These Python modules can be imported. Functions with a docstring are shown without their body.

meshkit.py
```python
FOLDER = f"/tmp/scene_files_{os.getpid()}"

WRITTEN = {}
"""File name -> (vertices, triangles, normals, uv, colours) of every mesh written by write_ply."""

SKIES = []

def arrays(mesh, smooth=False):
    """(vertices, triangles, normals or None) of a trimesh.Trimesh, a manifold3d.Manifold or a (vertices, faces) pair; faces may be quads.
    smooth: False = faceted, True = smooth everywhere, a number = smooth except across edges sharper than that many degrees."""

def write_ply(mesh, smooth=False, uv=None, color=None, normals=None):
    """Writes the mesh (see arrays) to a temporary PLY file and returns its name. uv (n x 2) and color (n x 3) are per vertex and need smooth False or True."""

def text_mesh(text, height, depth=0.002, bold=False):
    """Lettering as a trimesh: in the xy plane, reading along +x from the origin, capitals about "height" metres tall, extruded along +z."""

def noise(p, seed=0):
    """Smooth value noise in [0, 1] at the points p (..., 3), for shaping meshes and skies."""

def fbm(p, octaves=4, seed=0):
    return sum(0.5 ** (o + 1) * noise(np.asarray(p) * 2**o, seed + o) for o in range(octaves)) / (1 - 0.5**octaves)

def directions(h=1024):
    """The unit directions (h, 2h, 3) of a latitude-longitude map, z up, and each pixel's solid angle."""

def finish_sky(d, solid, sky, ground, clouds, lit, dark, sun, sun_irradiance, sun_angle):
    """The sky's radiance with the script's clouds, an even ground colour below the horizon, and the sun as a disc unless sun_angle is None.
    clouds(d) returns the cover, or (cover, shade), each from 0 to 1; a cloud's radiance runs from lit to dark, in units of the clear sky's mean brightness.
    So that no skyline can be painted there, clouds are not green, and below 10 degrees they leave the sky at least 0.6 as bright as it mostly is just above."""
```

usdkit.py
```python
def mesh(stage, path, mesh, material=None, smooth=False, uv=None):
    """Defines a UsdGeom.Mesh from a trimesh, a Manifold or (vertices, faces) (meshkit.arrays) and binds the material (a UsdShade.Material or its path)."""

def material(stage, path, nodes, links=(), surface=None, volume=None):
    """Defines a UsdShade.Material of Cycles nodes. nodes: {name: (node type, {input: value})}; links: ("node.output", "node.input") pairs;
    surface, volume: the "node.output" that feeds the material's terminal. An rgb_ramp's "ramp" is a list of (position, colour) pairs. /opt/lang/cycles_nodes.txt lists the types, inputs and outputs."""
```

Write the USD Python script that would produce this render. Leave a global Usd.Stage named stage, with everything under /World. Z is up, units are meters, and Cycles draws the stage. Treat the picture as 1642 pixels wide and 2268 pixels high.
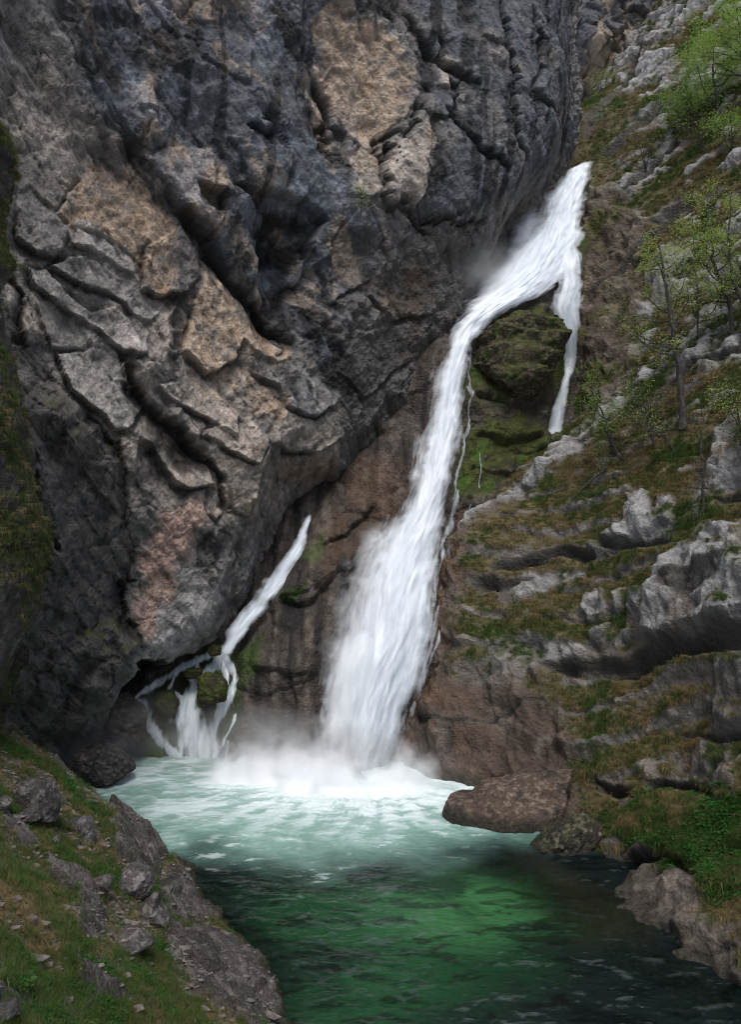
import math, random
import numpy as np
import trimesh
from scipy.interpolate import RBFInterpolator, LinearNDInterpolator, NearestNDInterpolator, PchipInterpolator
from scipy.ndimage import map_coordinates, zoom, gaussian_filter, spline_filter
from scipy.spatial import cKDTree
from pxr import Usd, UsdGeom, UsdLux, UsdShade, Gf, Sdf, Vt
import usdkit, meshkit

# ------------------------------------------------------------------ camera, sky, sun, exposure
stage = Usd.Stage.CreateInMemory()
UsdGeom.SetStageUpAxis(stage, 'Z')
UsdGeom.SetStageMetersPerUnit(stage, 1.0)
UsdGeom.Xform.Define(stage, '/World')
UsdGeom.Scope.Define(stage, '/World/Looks')
CAM_H = 14.0            # metres above the pool
F, CX, CY = 1770.0, 821.0, 1134.0
cam = UsdGeom.Camera.Define(stage, '/World/camera')
cam.AddTranslateOp().Set(Gf.Vec3d(0, 0, CAM_H))
cam.AddRotateXOp().Set(90.0)
cam.CreateHorizontalApertureAttr(36.0)
cam.CreateVerticalApertureAttr(36.0 * 1024 / 742)
cam.CreateFocalLengthAttr(36.0 * F / 1642)
cam.CreateClippingRangeAttr(Gf.Vec2f(0.1, 500))
cam.CreateExposureAttr(1.15)
SUN_TO = np.array([0.02, -0.56, 0.83]); SUN_TO /= np.linalg.norm(SUN_TO)
elev, rot = math.asin(SUN_TO[2]), math.atan2(SUN_TO[0], SUN_TO[1])
sun = UsdLux.DistantLight.Define(stage, '/World/sun')
sun.CreateIntensityAttr(0.4); sun.CreateAngleAttr(28.0); sun.CreateNormalizeAttr(True)
sun.CreateColorAttr(Gf.Vec3f(1.0, 0.965, 0.92))
zc = Gf.Vec3d(*map(float, SUN_TO))
sun.AddOrientOp().Set(Gf.Quatf(Gf.Rotation(Gf.Vec3d(0, 0, 1), zc).GetQuat()))
dome = UsdLux.DomeLight.Define(stage, '/World/sky')
dome.CreateIntensityAttr(1.0)
sky_mat = usdkit.material(stage, '/World/Looks/sky_look', {
    's': ('sky_texture', {'sky_type': 'single_scattering', 'sun_disc': False, 'sun_elevation': elev, 'sun_rotation': rot}),
    'tc': ('texture_coordinate', {}),
    'n': ('noise_texture', {'scale': 2.2, 'detail': 6.0, 'roughness': 0.55}),
    'r': ('map_range', {'from_min': 0.32, 'from_max': 0.6, 'to_min': 0.35, 'to_max': 0.9, 'clamp': True}),
    'm': ('mix_color', {'b': (2.7, 2.85, 3.2)}),
    'b': ('background_shader', {'strength': 0.1})},
    [('tc.generated', 'n.vector'), ('n.fac', 'r.value'), ('r.result', 'm.fac'), ('s.color', 'm.a'), ('m.result', 'b.color')], surface='b.background')
UsdShade.MaterialBindingAPI.Apply(dome.GetPrim()).Bind(sky_mat)
dome.GetPrim().SetCustomDataByKey('kind', 'structure')

# ------------------------------------------------------------------ helpers
rng = np.random.default_rng(11)
def at(x, y, d):
    """World point seen at (x, y) of the 1642 x 2268 photograph and d metres deep."""
    return np.array([(x - CX) / F * d, d, CAM_H + (CY - y) / F * d])
def pix(p):
    p = np.asarray(p, float)
    return np.stack([CX + p[..., 0] / p[..., 1] * F, CY - (p[..., 2] - CAM_H) / p[..., 1] * F], -1)
def unit(v):
    v = np.asarray(v, float)
    return v / np.maximum(np.linalg.norm(v, axis=-1, keepdims=True), 1e-9)
def sstep(a, b, x):
    t = np.clip((x - a) / (b - a), 0, 1)
    return t * t * (3 - 2 * t)
_lat = {}
def vn(u, v, seed=0):
    """Smooth value noise about 0, roughly -1..1, in two dimensions."""
    if seed not in _lat:
        _lat[seed] = spline_filter(np.random.default_rng(1000 + seed).uniform(-1, 1, (192, 192)), order=3, mode='grid-wrap').astype(np.float32)
    return map_coordinates(_lat[seed], [np.asarray(v) % 192, np.asarray(u) % 192], order=3, mode='grid-wrap', prefilter=False)
def fb(u, v, seed=0, octaves=4, gain=0.5):
    s, a, t = 0, 1.0, 0
    for o in range(octaves):
        s = s + a * vn(u * 2.03 ** o + 17.3 * o, v * 2.03 ** o - 9.1 * o, seed + o); t += a; a *= gain
    return s / t
def ridge(u, v, seed=0, octaves=4, gain=0.55):
    s, a, t = 0, 1.0, 0
    for o in range(octaves):
        s = s + a * (1 - 2 * np.abs(vn(u * 2.03 ** o + 5.3 * o, v * 2.03 ** o + 3.1 * o, seed + o))); t += a; a *= gain
    return s / t
def facets(u, v, cell, seed, stretch=1.0, angle=0.0, tilt=0.5, k=4):
    """Broken rock: every cell of a jittered lattice is a tilted plane; the surface is the outermost of the nearest planes."""
    c, s = math.cos(angle), math.sin(angle)
    a, b = (u * c + v * s) / (cell * stretch), (-u * s + v * c) / cell
    r = np.random.default_rng(500 + seed)
    a0, a1, b0, b1 = int(a.min()) - 2, int(a.max()) + 3, int(b.min()) - 2, int(b.max()) + 3
    ga, gb = np.meshgrid(np.arange(a0, a1), np.arange(b0, b1))
    ga = ga + (gb % 2) * 0.5
    pts = np.stack([ga.ravel(), gb.ravel()], -1) + r.uniform(-0.45, 0.45, (ga.size, 2))
    off, g = r.uniform(-0.35, 0.35, len(pts)), r.normal(0, tilt, (len(pts), 2))
    q = np.stack([a.ravel(), b.ravel()], -1)
    dist, idx = cKDTree(pts).query(q, k=k)
    h = off[idx] + (g[idx] * (q[:, None] - pts[idx])).sum(-1) - 0.35 * dist ** 2
    h = np.sort(h, axis=1)
    return (h[:, -1] * cell).reshape(u.shape), sstep(0.0, 0.12, h[:, -1] - h[:, -2]).reshape(u.shape)
def plates(u, v, cell, seed, stretch=1.0, angle=0.0):
    """Offset of the slab a point belongs to (-1..1), for crisp little steps."""
    c, s = math.cos(angle), math.sin(angle)
    a, b = (u * c + v * s) / (cell * stretch), (-u * s + v * c) / cell
    r = np.random.default_rng(900 + seed)
    a0, a1, b0, b1 = int(a.min()) - 2, int(a.max()) + 3, int(b.min()) - 2, int(b.max()) + 3
    ga, gb = np.meshgrid(np.arange(a0, a1), np.arange(b0, b1))
    pts = np.stack([ga.ravel() + 0.5 * (gb.ravel() % 2), gb.ravel()], -1) + r.uniform(-0.48, 0.48, (ga.size, 2))
    off = r.uniform(-1, 1, len(pts))
    dist, idx = cKDTree(pts).query(np.stack([a.ravel(), b.ravel()], -1), k=2)
    g = np.exp(-((dist[:, 1] - dist[:, 0]) / 0.07) ** 2)
    plates.gap = g.reshape(u.shape)
    return (off[idx[:, 0]] - 0.9 * g).reshape(u.shape)
def tri_seeds(u, v, cell, seed, stretch, angle):
    c, s = math.cos(angle), math.sin(angle)
    r = np.random.default_rng(1300 + seed)
    cu = np.array([u.min(), u.max(), u.min(), u.max()]); cv = np.array([v.min(), v.min(), v.max(), v.max()])
    a, b = (cu * c + cv * s) / (cell * stretch), (-cu * s + cv * c) / cell
    ga, gb = np.meshgrid(np.arange(int(a.min()) - 2, int(a.max()) + 3), np.arange(int(b.min()) - 2, int(b.max()) + 3))
    a, b = ga.ravel() + .5 * (gb.ravel() % 2) + r.uniform(-.42, .42, ga.size), gb.ravel() + r.uniform(-.42, .42, ga.size)
    a, b = a * cell * stretch, b * cell
    p = np.stack([a * c - b * s, a * s + b * c], -1); pad = 3 * cell * stretch
    return p[(p[:, 0] > u.min() - pad) & (p[:, 0] < u.max() + pad) & (p[:, 1] > v.min() - pad) & (p[:, 1] < v.max() + pad)], r
def tri_noise(u, v, cell, seed, stretch=1.0, angle=0.0):
    """Noise that is flat within triangles: broken facets with crisp creases. About -1..1."""
    p, r = tri_seeds(u, v, cell, seed, stretch, angle)
    return LinearNDInterpolator(p, r.uniform(-1, 1, len(p)))(np.stack([u.ravel(), v.ravel()], -1)).reshape(u.shape)
def fracture(s, cell, seed, stretch=1.0, angle=0.0, keep=.2, mask=None):
    """Breaks the smooth sheet into flat facets."""
    p, r = tri_seeds(s.U, s.V, cell, seed, stretch, angle)
    ij = [np.clip((p[:, 1] - s.lo[1]) / (s.hi[1] - s.lo[1]), 0, 1) * (s.U.shape[0] - 1), np.clip((p[:, 0] - s.lo[0]) / (s.hi[0] - s.lo[0]), 0, 1) * (s.U.shape[1] - 1)]
    z = map_coordinates(s.h, ij, order=1)
    hl = LinearNDInterpolator(p, z)(np.stack([s.U.ravel(), s.V.ravel()], -1)).reshape(s.U.shape); hl = np.where(np.isnan(hl), s.h, hl)
    k = 1 - keep if mask is None else (1 - keep) * mask
    s.h = s.h + (hl - s.h) * k
def inside(U, V, poly):
    """Signed distance to a polygon, positive inside."""
    p = np.asarray(poly, float); q = np.roll(p, -1, 0)
    d2, ins = np.full(U.shape, 1e9), np.zeros(U.shape, bool)
    for (x0, y0), (x1, y1) in zip(p, q):
        ex, ey = x1 - x0, y1 - y0
        t = np.clip(((U - x0) * ex + (V - y0) * ey) / (ex * ex + ey * ey + 1e-12), 0, 1)
        d2 = np.minimum(d2, (U - x0 - t * ex) ** 2 + (V - y0 - t * ey) ** 2)
        if y0 != y1:
            ins ^= ((y0 > V) != (y1 > V)) & (U < ex * (V - y0) / ey + x0)
    return np.where(ins, 1, -1) * np.sqrt(d2)
def along(U, V, line):
    """Signed distance to a polyline (positive on its left hand) and the share of the length at the foot point."""
    p = np.asarray(line, float)
    L = np.r_[0, np.cumsum(np.linalg.norm(np.diff(p, axis=0), axis=1))]
    best, sgn, tt = np.full(U.shape, 1e9), np.ones(U.shape), np.zeros(U.shape)
    for i in range(len(p) - 1):
        (x0, y0), (x1, y1) = p[i], p[i + 1]
        ex, ey = x1 - x0, y1 - y0
        t = np.clip(((U - x0) * ex + (V - y0) * ey) / (ex * ex + ey * ey + 1e-12), 0, 1)
        d2 = (U - x0 - t * ex) ** 2 + (V - y0 - t * ey) ** 2
        m = d2 < best
        best = np.where(m, d2, best)
        sgn = np.where(m, np.sign(ex * (V - y0) - ey * (U - x0)), sgn)
        tt = np.where(m, (L[i] + t * (L[i + 1] - L[i])) / L[-1], tt)
    return sgn * np.sqrt(best), tt
def mixc(col, c, m):
    return col + (np.asarray(c, float) - col) * m[..., None]
used = {}
def path_for(name, parent='/World'):
    k = (parent, name); used[k] = used.get(k, -1) + 1
    return f'{parent}/{name}' if used[k] == 0 else f'{parent}/{name}_{used[k]:03d}'
def data(prim, **kw):
    for k, v in kw.items():
        if v: prim.SetCustomDataByKey(k, v)
    return prim
def thing(name, label, cat, loc=(0, 0, 0), group=None):
    x = UsdGeom.Xform.Define(stage, path_for(name))
    x.AddTranslateOp().Set(Gf.Vec3d(*map(float, loc)))
    return data(x.GetPrim(), label=label, category=cat, group=group)
def put(name, pts, faces, mat, parent='/World', normals=None, attrs=None, origin=None, uv=None):
    """ONE Mesh prim; faces is an (n, 3) or (n, 4) array."""
    pts = np.asarray(pts, np.float32)
    if origin is not None: pts = pts - np.asarray(origin, np.float32)
    path = path_for(name, str(parent.GetPath()) if hasattr(parent, 'GetPath') else parent)
    m = UsdGeom.Mesh.Define(stage, path)
    m.CreatePointsAttr(Vt.Vec3fArray.FromNumpy(np.ascontiguousarray(pts, np.float32)))
    faces = np.asarray(faces, np.int32)
    if normals is not None:                      # winding must agree with the given normals
        g = np.cross(pts[faces[:, 1]] - pts[faces[:, 0]], pts[faces[:, 2]] - pts[faces[:, 0]])
        if (g * np.asarray(normals)[faces[:, 0]]).sum() < 0: faces = faces[:, ::-1]
    m.CreateFaceVertexCountsAttr(Vt.IntArray.FromNumpy(np.full(len(faces), faces.shape[1], np.int32)))
    m.CreateFaceVertexIndicesAttr(Vt.IntArray.FromNumpy(np.ascontiguousarray(faces.ravel())))
    m.CreateSubdivisionSchemeAttr('none')
    m.CreateDoubleSidedAttr(True)
    if normals is not None:
        m.CreateNormalsAttr(Vt.Vec3fArray.FromNumpy(np.ascontiguousarray(normals, np.float32)))
        m.SetNormalsInterpolation('vertex')
    api = UsdGeom.PrimvarsAPI(m)
    for k, a in (attrs or {}).items():
        a = np.ascontiguousarray(np.asarray(a, np.float32))
        if a.ndim == 2: api.CreatePrimvar(k, Sdf.ValueTypeNames.Color3fArray, 'vertex').Set(Vt.Vec3fArray.FromNumpy(a))
        else: api.CreatePrimvar(k, Sdf.ValueTypeNames.FloatArray, 'vertex').Set(Vt.FloatArray.FromNumpy(a))
    if uv is not None:
        api.CreatePrimvar('st', Sdf.ValueTypeNames.TexCoord2fArray, 'vertex').Set(Vt.Vec2fArray.FromNumpy(np.ascontiguousarray(uv, np.float32)))
    UsdShade.MaterialBindingAPI.Apply(m.GetPrim()).Bind(mat)
    return m.GetPrim()
def grid_faces(nv, nu, keep=None):
    i = np.arange(nv * nu).reshape(nv, nu)
    q = np.stack([i[:-1, :-1], i[:-1, 1:], i[1:, 1:], i[1:, :-1]], -1)
    return q[keep] if keep is not None else q.reshape(-1, 4)
def grid_normals(P, out):
    n = unit(np.cross(np.gradient(P, axis=1), np.gradient(P, axis=0)))
    return n if (n.reshape(-1, 3) @ out).mean() > 0 else -n
def vert_normals(v, f):
    fn = np.cross(v[f[:, 1]] - v[f[:, 0]], v[f[:, 2]] - v[f[:, 0]])
    n = np.zeros_like(v)
    for k in range(3): np.add.at(n, f[:, k], fn)
    return unit(n)

class Sheet:
    """A rock face as a height field over its own plane: controls are (photo x, photo y, depth)."""
    def __init__(s, controls, u, n, res, lo=None, hi=None, smooth=2.0, extra=None):
        s.n = unit(n); s.u = unit(np.asarray(u) - s.n * np.dot(u, s.n)); s.v = np.cross(s.n, s.u)
        C = np.array([at(*c) for c in controls])
        if extra is not None: C = np.vstack([C, extra])
        s.O = C.mean(0)
        L = s.local(C)
        lo = L[:, :2].min(0) if lo is None else np.asarray(lo, float); hi = L[:, :2].max(0) if hi is None else np.asarray(hi, float)
        s.lo, s.hi, s.res = lo, hi, res
        nu, nv = int((hi[0] - lo[0]) / res) + 1, int((hi[1] - lo[1]) / res) + 1
        cu, cv = np.linspace(lo[0], hi[0], 150), np.linspace(lo[1], hi[1], 150)
        gu, gv = np.meshgrid(cu, cv)
        h = RBFInterpolator(L[:, :2], L[:, 2], kernel='linear', smoothing=0.02)(np.stack([gu.ravel(), gv.ravel()], -1)).reshape(gu.shape)
        h = gaussian_filter(h, smooth)
        s.U, s.V = np.meshgrid(np.linspace(lo[0], hi[0], nu), np.linspace(lo[1], hi[1], nv))
        s.h = map_coordinates(h, [(s.V - lo[1]) / (hi[1] - lo[1]) * 149, (s.U - lo[0]) / (hi[0] - lo[0]) * 149], order=3)
        s.index()
    def index(s):
        k = max(1, len(s.U) // 160)
        P = s.world()[::k, ::k].reshape(-1, 3); ok = P[:, 1] > 3
        uv = np.stack([s.U[::k, ::k].ravel(), s.V[::k, ::k].ravel()], -1)[ok]
        px = pix(P[ok])
        s.find, s.near = LinearNDInterpolator(px, uv), NearestNDInterpolator(px, uv)
    def local(s, p):
        d = np.asarray(p) - s.O
        return np.stack([d @ s.u, d @ s.v, d @ s.n], -1)
    def world(s):
        return s.O + s.U[..., None] * s.u + s.V[..., None] * s.v + s.h[..., None] * s.n
    def uv(s, pts):
        pts = np.asarray(pts, float)[:, :2]
        r = s.find(pts); bad = np.isnan(r[:, 0])
        if bad.any(): r[bad] = s.near(pts[bad])
        return r
    def box(s, q, pad):
        a = np.clip(((q.min(0) - pad - s.lo) / (s.hi - s.lo) * (np.array(s.U.shape[::-1]) - 1)).astype(int), 0, None)
        b = np.clip(((q.max(0) + pad - s.lo) / (s.hi - s.lo) * (np.array(s.U.shape[::-1]) - 1)).astype(int) + 2, 0, None)
        return slice(a[1], b[1]), slice(a[0], b[0])
    def warp(s, amp, scale, seed):
        s.WU = s.U + amp * fb(s.U * scale, s.V * scale, seed, 4, 0.6); s.WV = s.V + amp * fb(s.U * scale, s.V * scale, seed + 7, 4, 0.6)
    def area(s, pts, soft=0.5, shift=0.0):
        """0..1 mask of an area drawn in the photograph, with ragged edges."""
        q = s.uv(pts); m = np.zeros(s.U.shape); bx = s.box(q, soft + 2.5)
        if m[bx].size: m[bx] = sstep(-soft, soft, inside(s.WU[bx], s.WV[bx], q) + shift)
        return m
    def crack(s, pts, depth, width, up=0.0, wu=1.0, down=0.0, wd=1.0, taper=True):
        q = s.uv(pts); pad = max(3 * width, 3.0 * wu if up else 0, 3.0 * wd if down else 0) + 1; bx = s.box(q, pad)
        m = np.zeros(s.U.shape)
        if not m[bx].size: return m
        d, t = along(s.WU[bx], s.WV[bx], q)
        e = sstep(0, 0.12, t) * sstep(0, 0.12, 1 - t) if taper else 1.0
        var = np.clip(0.75 + 0.75 * vn(s.U[bx] * 0.45, s.V[bx] * 0.45, 77), 0.05, 2)
        w2 = width * np.where(d > 0, 0.35, 1.0 + 1.2 * var)
        g = np.exp(-np.abs(d) / w2)
        s.h[bx] += e * (-depth * var * g + np.where(d > 0, up * (1 - 0.5 * g) * np.exp(-np.abs(d) / wu), down * np.exp(-np.abs(d) / wd)))
        m[bx] = g * e
        return m
    def push(s, m, amount): s.h += m * amount
    def depth(s, x, y):
        """Depth of the face where the photograph shows it at (x, y)."""
        if not hasattr(s, 'kd'):
            k = max(1, len(s.U) // 330); s.kp, s.kw = s.px[::k, ::k].reshape(-1, 2), s.P[::k, ::k].reshape(-1, 3)
            ok = s.kw[:, 1] > 3; s.kp, s.kw = s.kp[ok], s.kw[ok]; s.kd = cKDTree(s.kp)
        dd, ii = s.kd.query((x, y), k=12)
        ii = ii[dd < max(12, dd.min() * 1.5)]
        return float(np.sort(s.kw[ii, 1])[:4].mean())
    def emit(s, name, mat, attrs, keep_margin=260, **custom):
        P = s.world(); px = pix(P); N = grid_normals(P, s.n)
        s.P, s.N, s.px = P, N, px
        m = keep_margin
        vis = (P[..., 1] > 2) & (px[..., 0] > -m) & (px[..., 0] < 1642 + m) & (px[..., 1] > -m) & (px[..., 1] < 2268 + m)
        keep = vis[:-1, :-1] | vis[1:, 1:]
        f = grid_faces(*s.U.shape, keep=keep)
        ids, inv = np.unique(f, return_inverse=True)
        p = put(name, P.reshape(-1, 3)[ids], inv.reshape(f.shape), mat, normals=N.reshape(-1, 3)[ids],
                attrs={k: a.reshape(-1, *a.shape[2:])[ids] for k, a in attrs.items()})
        return data(p, **custom)

# ------------------------------------------------------------------ materials
def rock_look(name, speck=0.62, bump=0.95, fine=10.0):
    return usdkit.material(stage, f'/World/Looks/{name}', {
        'a': ('attribute', {'attribute': 'col'}), 'w': ('attribute', {'attribute': 'wet'}), 'g': ('geometry', {}),
        'n1': ('noise_texture', {'scale': fine, 'detail': 8.0, 'roughness': 0.74}),
        'n2': ('noise_texture', {'scale': fine * 0.22, 'detail': 5.0, 'roughness': 0.65}),
        'v1': ('voronoi_texture', {'scale': fine * 0.55, 'feature': 'f1', 'randomness': 1.0, 'detail': 2.0}),
        'r1': ('map_range', {'from_min': 0.3, 'from_max': 0.72, 'to_min': 1 - speck, 'to_max': 1 + speck, 'clamp': False}),
        'r2': ('map_range', {'from_min': 0.3, 'from_max': 0.7, 'to_min': 0.78, 'to_max': 1.2, 'clamp': False}),
        'mm': ('math', {'math_type': 'multiply'}),
        'c': ('vector_math', {'math_type': 'scale'}),
        'ro': ('map_range', {'from_min': 0.0, 'from_max': 1.0, 'to_min': 0.9, 'to_max': 0.5, 'clamp': True}),
        's1': ('math', {'math_type': 'multiply_add', 'value2': 0.5}), 's2': ('math', {'math_type': 'multiply_add', 'value2': 0.35}),
        'b': ('bump', {'strength': 0.9 * bump, 'distance': 0.2}),
        'p': ('principled_bsdf', {'specular_ior_level': 0.18})},
        [('g.position', 'n1.vector'), ('g.position', 'n2.vector'), ('g.position', 'v1.vector'), ('n1.fac', 'r1.value'), ('n2.fac', 'r2.value'),
         ('r1.result', 'mm.value1'), ('r2.result', 'mm.value2'), ('a.color', 'c.vector1'), ('mm.value', 'c.scale'), ('c.vector', 'p.base_color'),
         ('w.fac', 'ro.value'), ('ro.result', 'p.roughness'),
         ('n1.fac', 's1.value1'), ('n2.fac', 's1.value3'), ('v1.distance', 's2.value1'), ('s1.value', 's2.value3'), ('s2.value', 'b.height'), ('b.normal', 'p.normal')], surface='p.BSDF')
ROCK = rock_look('rock_look', .46, 1.0, 9.0)
ROCK_NEAR = rock_look('near_rock_look', 0.6, 1.0, 15.0)
def leaf_look(name, c1, c2, trans=0.35, rough=0.6):
    return usdkit.material(stage, f'/World/Looks/{name}', {
        'g': ('geometry', {}), 'o': ('object_info', {}),
        'n': ('noise_texture', {'scale': 0.7, 'detail': 3.0}), 'x': ('white_noise_texture', {'dimensions': '1D'}),
        'ad': ('math', {'math_type': 'add'}), 'sb': ('math', {'math_type': 'multiply_add', 'value2': 0.55, 'value3': -0.05}),
        'm': ('mix_color', {'a': c1, 'b': c2}),
        'p': ('principled_bsdf', {'roughness': rough, 'specular_ior_level': 0.25}), 't': ('translucent_bsdf', {}), 's': ('mix_closure', {'fac': trans})},
        [('g.position', 'n.vector'), ('g.random_per_island', 'x.w'), ('n.fac', 'ad.value1'), ('x.value', 'ad.value2'), ('ad.value', 'sb.value1'), ('sb.value', 'm.fac'),
         ('m.result', 'p.base_color'), ('m.result', 't.color'), ('p.BSDF', 's.closure1'), ('t.BSDF', 's.closure2')], surface='s.closure')
STRAW = leaf_look('dry_grass_look', (0.24, 0.175, 0.08), (0.13, 0.095, 0.042), 0.25)
OLIVE = leaf_look('olive_grass_look', (0.12, 0.115, 0.034), (0.075, 0.08, 0.022), 0.3)
GREEN = leaf_look('green_grass_look', (0.055, 0.10, 0.02), (0.04, 0.072, 0.015), 0.35)
HERB = leaf_look('herb_look', (0.04, 0.13, 0.02), (0.03, 0.09, 0.015), 0.35)
SPRING = leaf_look('spring_leaf_look', (0.36, 0.43, 0.10), (0.24, 0.31, 0.065), 0.5)
FRESH = leaf_look('fresh_leaf_look', (0.27, 0.41, 0.08), (0.18, 0.29, 0.05), 0.5)
BARK = usdkit.material(stage, '/World/Looks/bark_look', {
    'g': ('geometry', {}), 'n': ('noise_texture', {'scale': 9.0, 'detail': 4.0}), 'r': ('rgb_ramp', {'ramp': [(0.3, (0.012, 0.010, 0.009)), (0.7, (0.055, 0.048, 0.040))]}),
    'b': ('bump', {'strength': 0.8, 'distance': 0.03}), 'p': ('principled_bsdf', {'roughness': 0.85})},
    [('g.position', 'n.vector'), ('n.fac', 'r.fac'), ('r.color', 'p.base_color'), ('n.fac', 'b.height'), ('b.normal', 'p.normal')], surface='p.BSDF')
FALL = usdkit.material(stage, '/World/Looks/falling_water_look', {
    'uv': ('uvmap', {'attribute': 'st'}), 'a': ('attribute', {'attribute': 'alpha'}), 'tint': ('attribute', {'attribute': 'tone'}),
    'm1': ('mapping', {'scale': (1.0, 0.16, 1.0)}), 'n1': ('noise_texture', {'scale': 2.7, 'detail': 2.5, 'roughness': 0.48, 'distortion': 0.9}),
    'm2': ('mapping', {'scale': (1.0, 0.5, 1.0)}), 'n2': ('noise_texture', {'scale': 1.0, 'detail': 4.0, 'roughness': 0.6, 'distortion': 1.0}),
    'ad': ('math', {'math_type': 'add'}), 'r': ('map_range', {'from_min': 0.7, 'from_max': 1.3, 'to_min': -0.27, 'to_max': 0.27, 'clamp': False}),
    'sum': ('math', {'math_type': 'add', 'use_clamp': True}), 'cl': ('clamp', {}),
    'tn': ('math', {'math_type': 'multiply_add', 'value2': .8, 'value3': -.32}), 'tk': ('math', {'math_type': 'add', 'value2': 0.0}), 'tc2': ('clamp', {}),
    'c': ('mix_color', {'a': (0.58, 0.65, 0.73), 'b': (0.88, 0.91, 0.96)}),
    'd': ('diffuse_bsdf', {}), 'l': ('translucent_bsdf', {}), 'dl': ('mix_closure', {'fac': 0.2}),
    't': ('transparent_bsdf', {}), 's': ('mix_closure', {})},
    [('uv.UV', 'm1.vector'), ('m1.vector', 'n1.vector'), ('uv.UV', 'm2.vector'), ('m2.vector', 'n2.vector'), ('n1.fac', 'ad.value1'), ('n2.fac', 'ad.value2'), ('ad.value', 'r.value'),
     ('r.result', 'sum.value1'), ('a.fac', 'sum.value2'), ('sum.value', 'cl.value'), ('cl.result', 's.fac'), ('tk.value', 'tc2.value'), ('tc2.result', 'c.fac'), ('n1.fac', 'tn.value1'), ('tint.fac', 'tk.value1'), ('tn.value', 'tk.value2'), ('c.result', 'd.color'), ('c.result', 'l.color'),
     ('d.BSDF', 'dl.closure1'), ('l.BSDF', 'dl.closure2'), ('t.BSDF', 's.closure1'), ('dl.closure', 's.closure2')], surface='s.closure')
SPRAY = usdkit.material(stage, '/World/Looks/spray_look', {
    'g': ('geometry', {}), 'a': ('attribute', {'attribute': 'alpha'}), 'n': ('noise_texture', {'scale': 0.55, 'detail': 4.0, 'roughness': 0.5, 'distortion': 0.6}),
    'r': ('map_range', {'from_min': 0.3, 'from_max': 0.7, 'to_min': -0.5, 'to_max': 0.5, 'clamp': False}), 's': ('math', {'math_type': 'add'}), 'cl': ('clamp', {}), 'e': ('math', {'math_type': 'multiply'}),
    'ed': ('clamp', {}), 'd': ('diffuse_bsdf', {'color': (.9, .92, .95)}), 'l': ('translucent_bsdf', {'color': (.9, .92, .95)}), 'dl': ('mix_closure', {'fac': 0.3}), 't': ('transparent_bsdf', {}), 'm': ('mix_closure', {})},
    [('g.position', 'n.vector'), ('n.fac', 'r.value'), ('r.result', 's.value1'), ('a.fac', 's.value2'), ('s.value', 'cl.value'), ('a.fac', 'ed.value'), ('cl.result', 'e.value1'), ('ed.result', 'e.value2'), ('e.value', 'm.fac'),
     ('d.BSDF', 'dl.closure1'), ('l.BSDF', 'dl.closure2'), ('t.BSDF', 'm.closure1'), ('dl.closure', 'm.closure2')], surface='m.closure')
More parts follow.
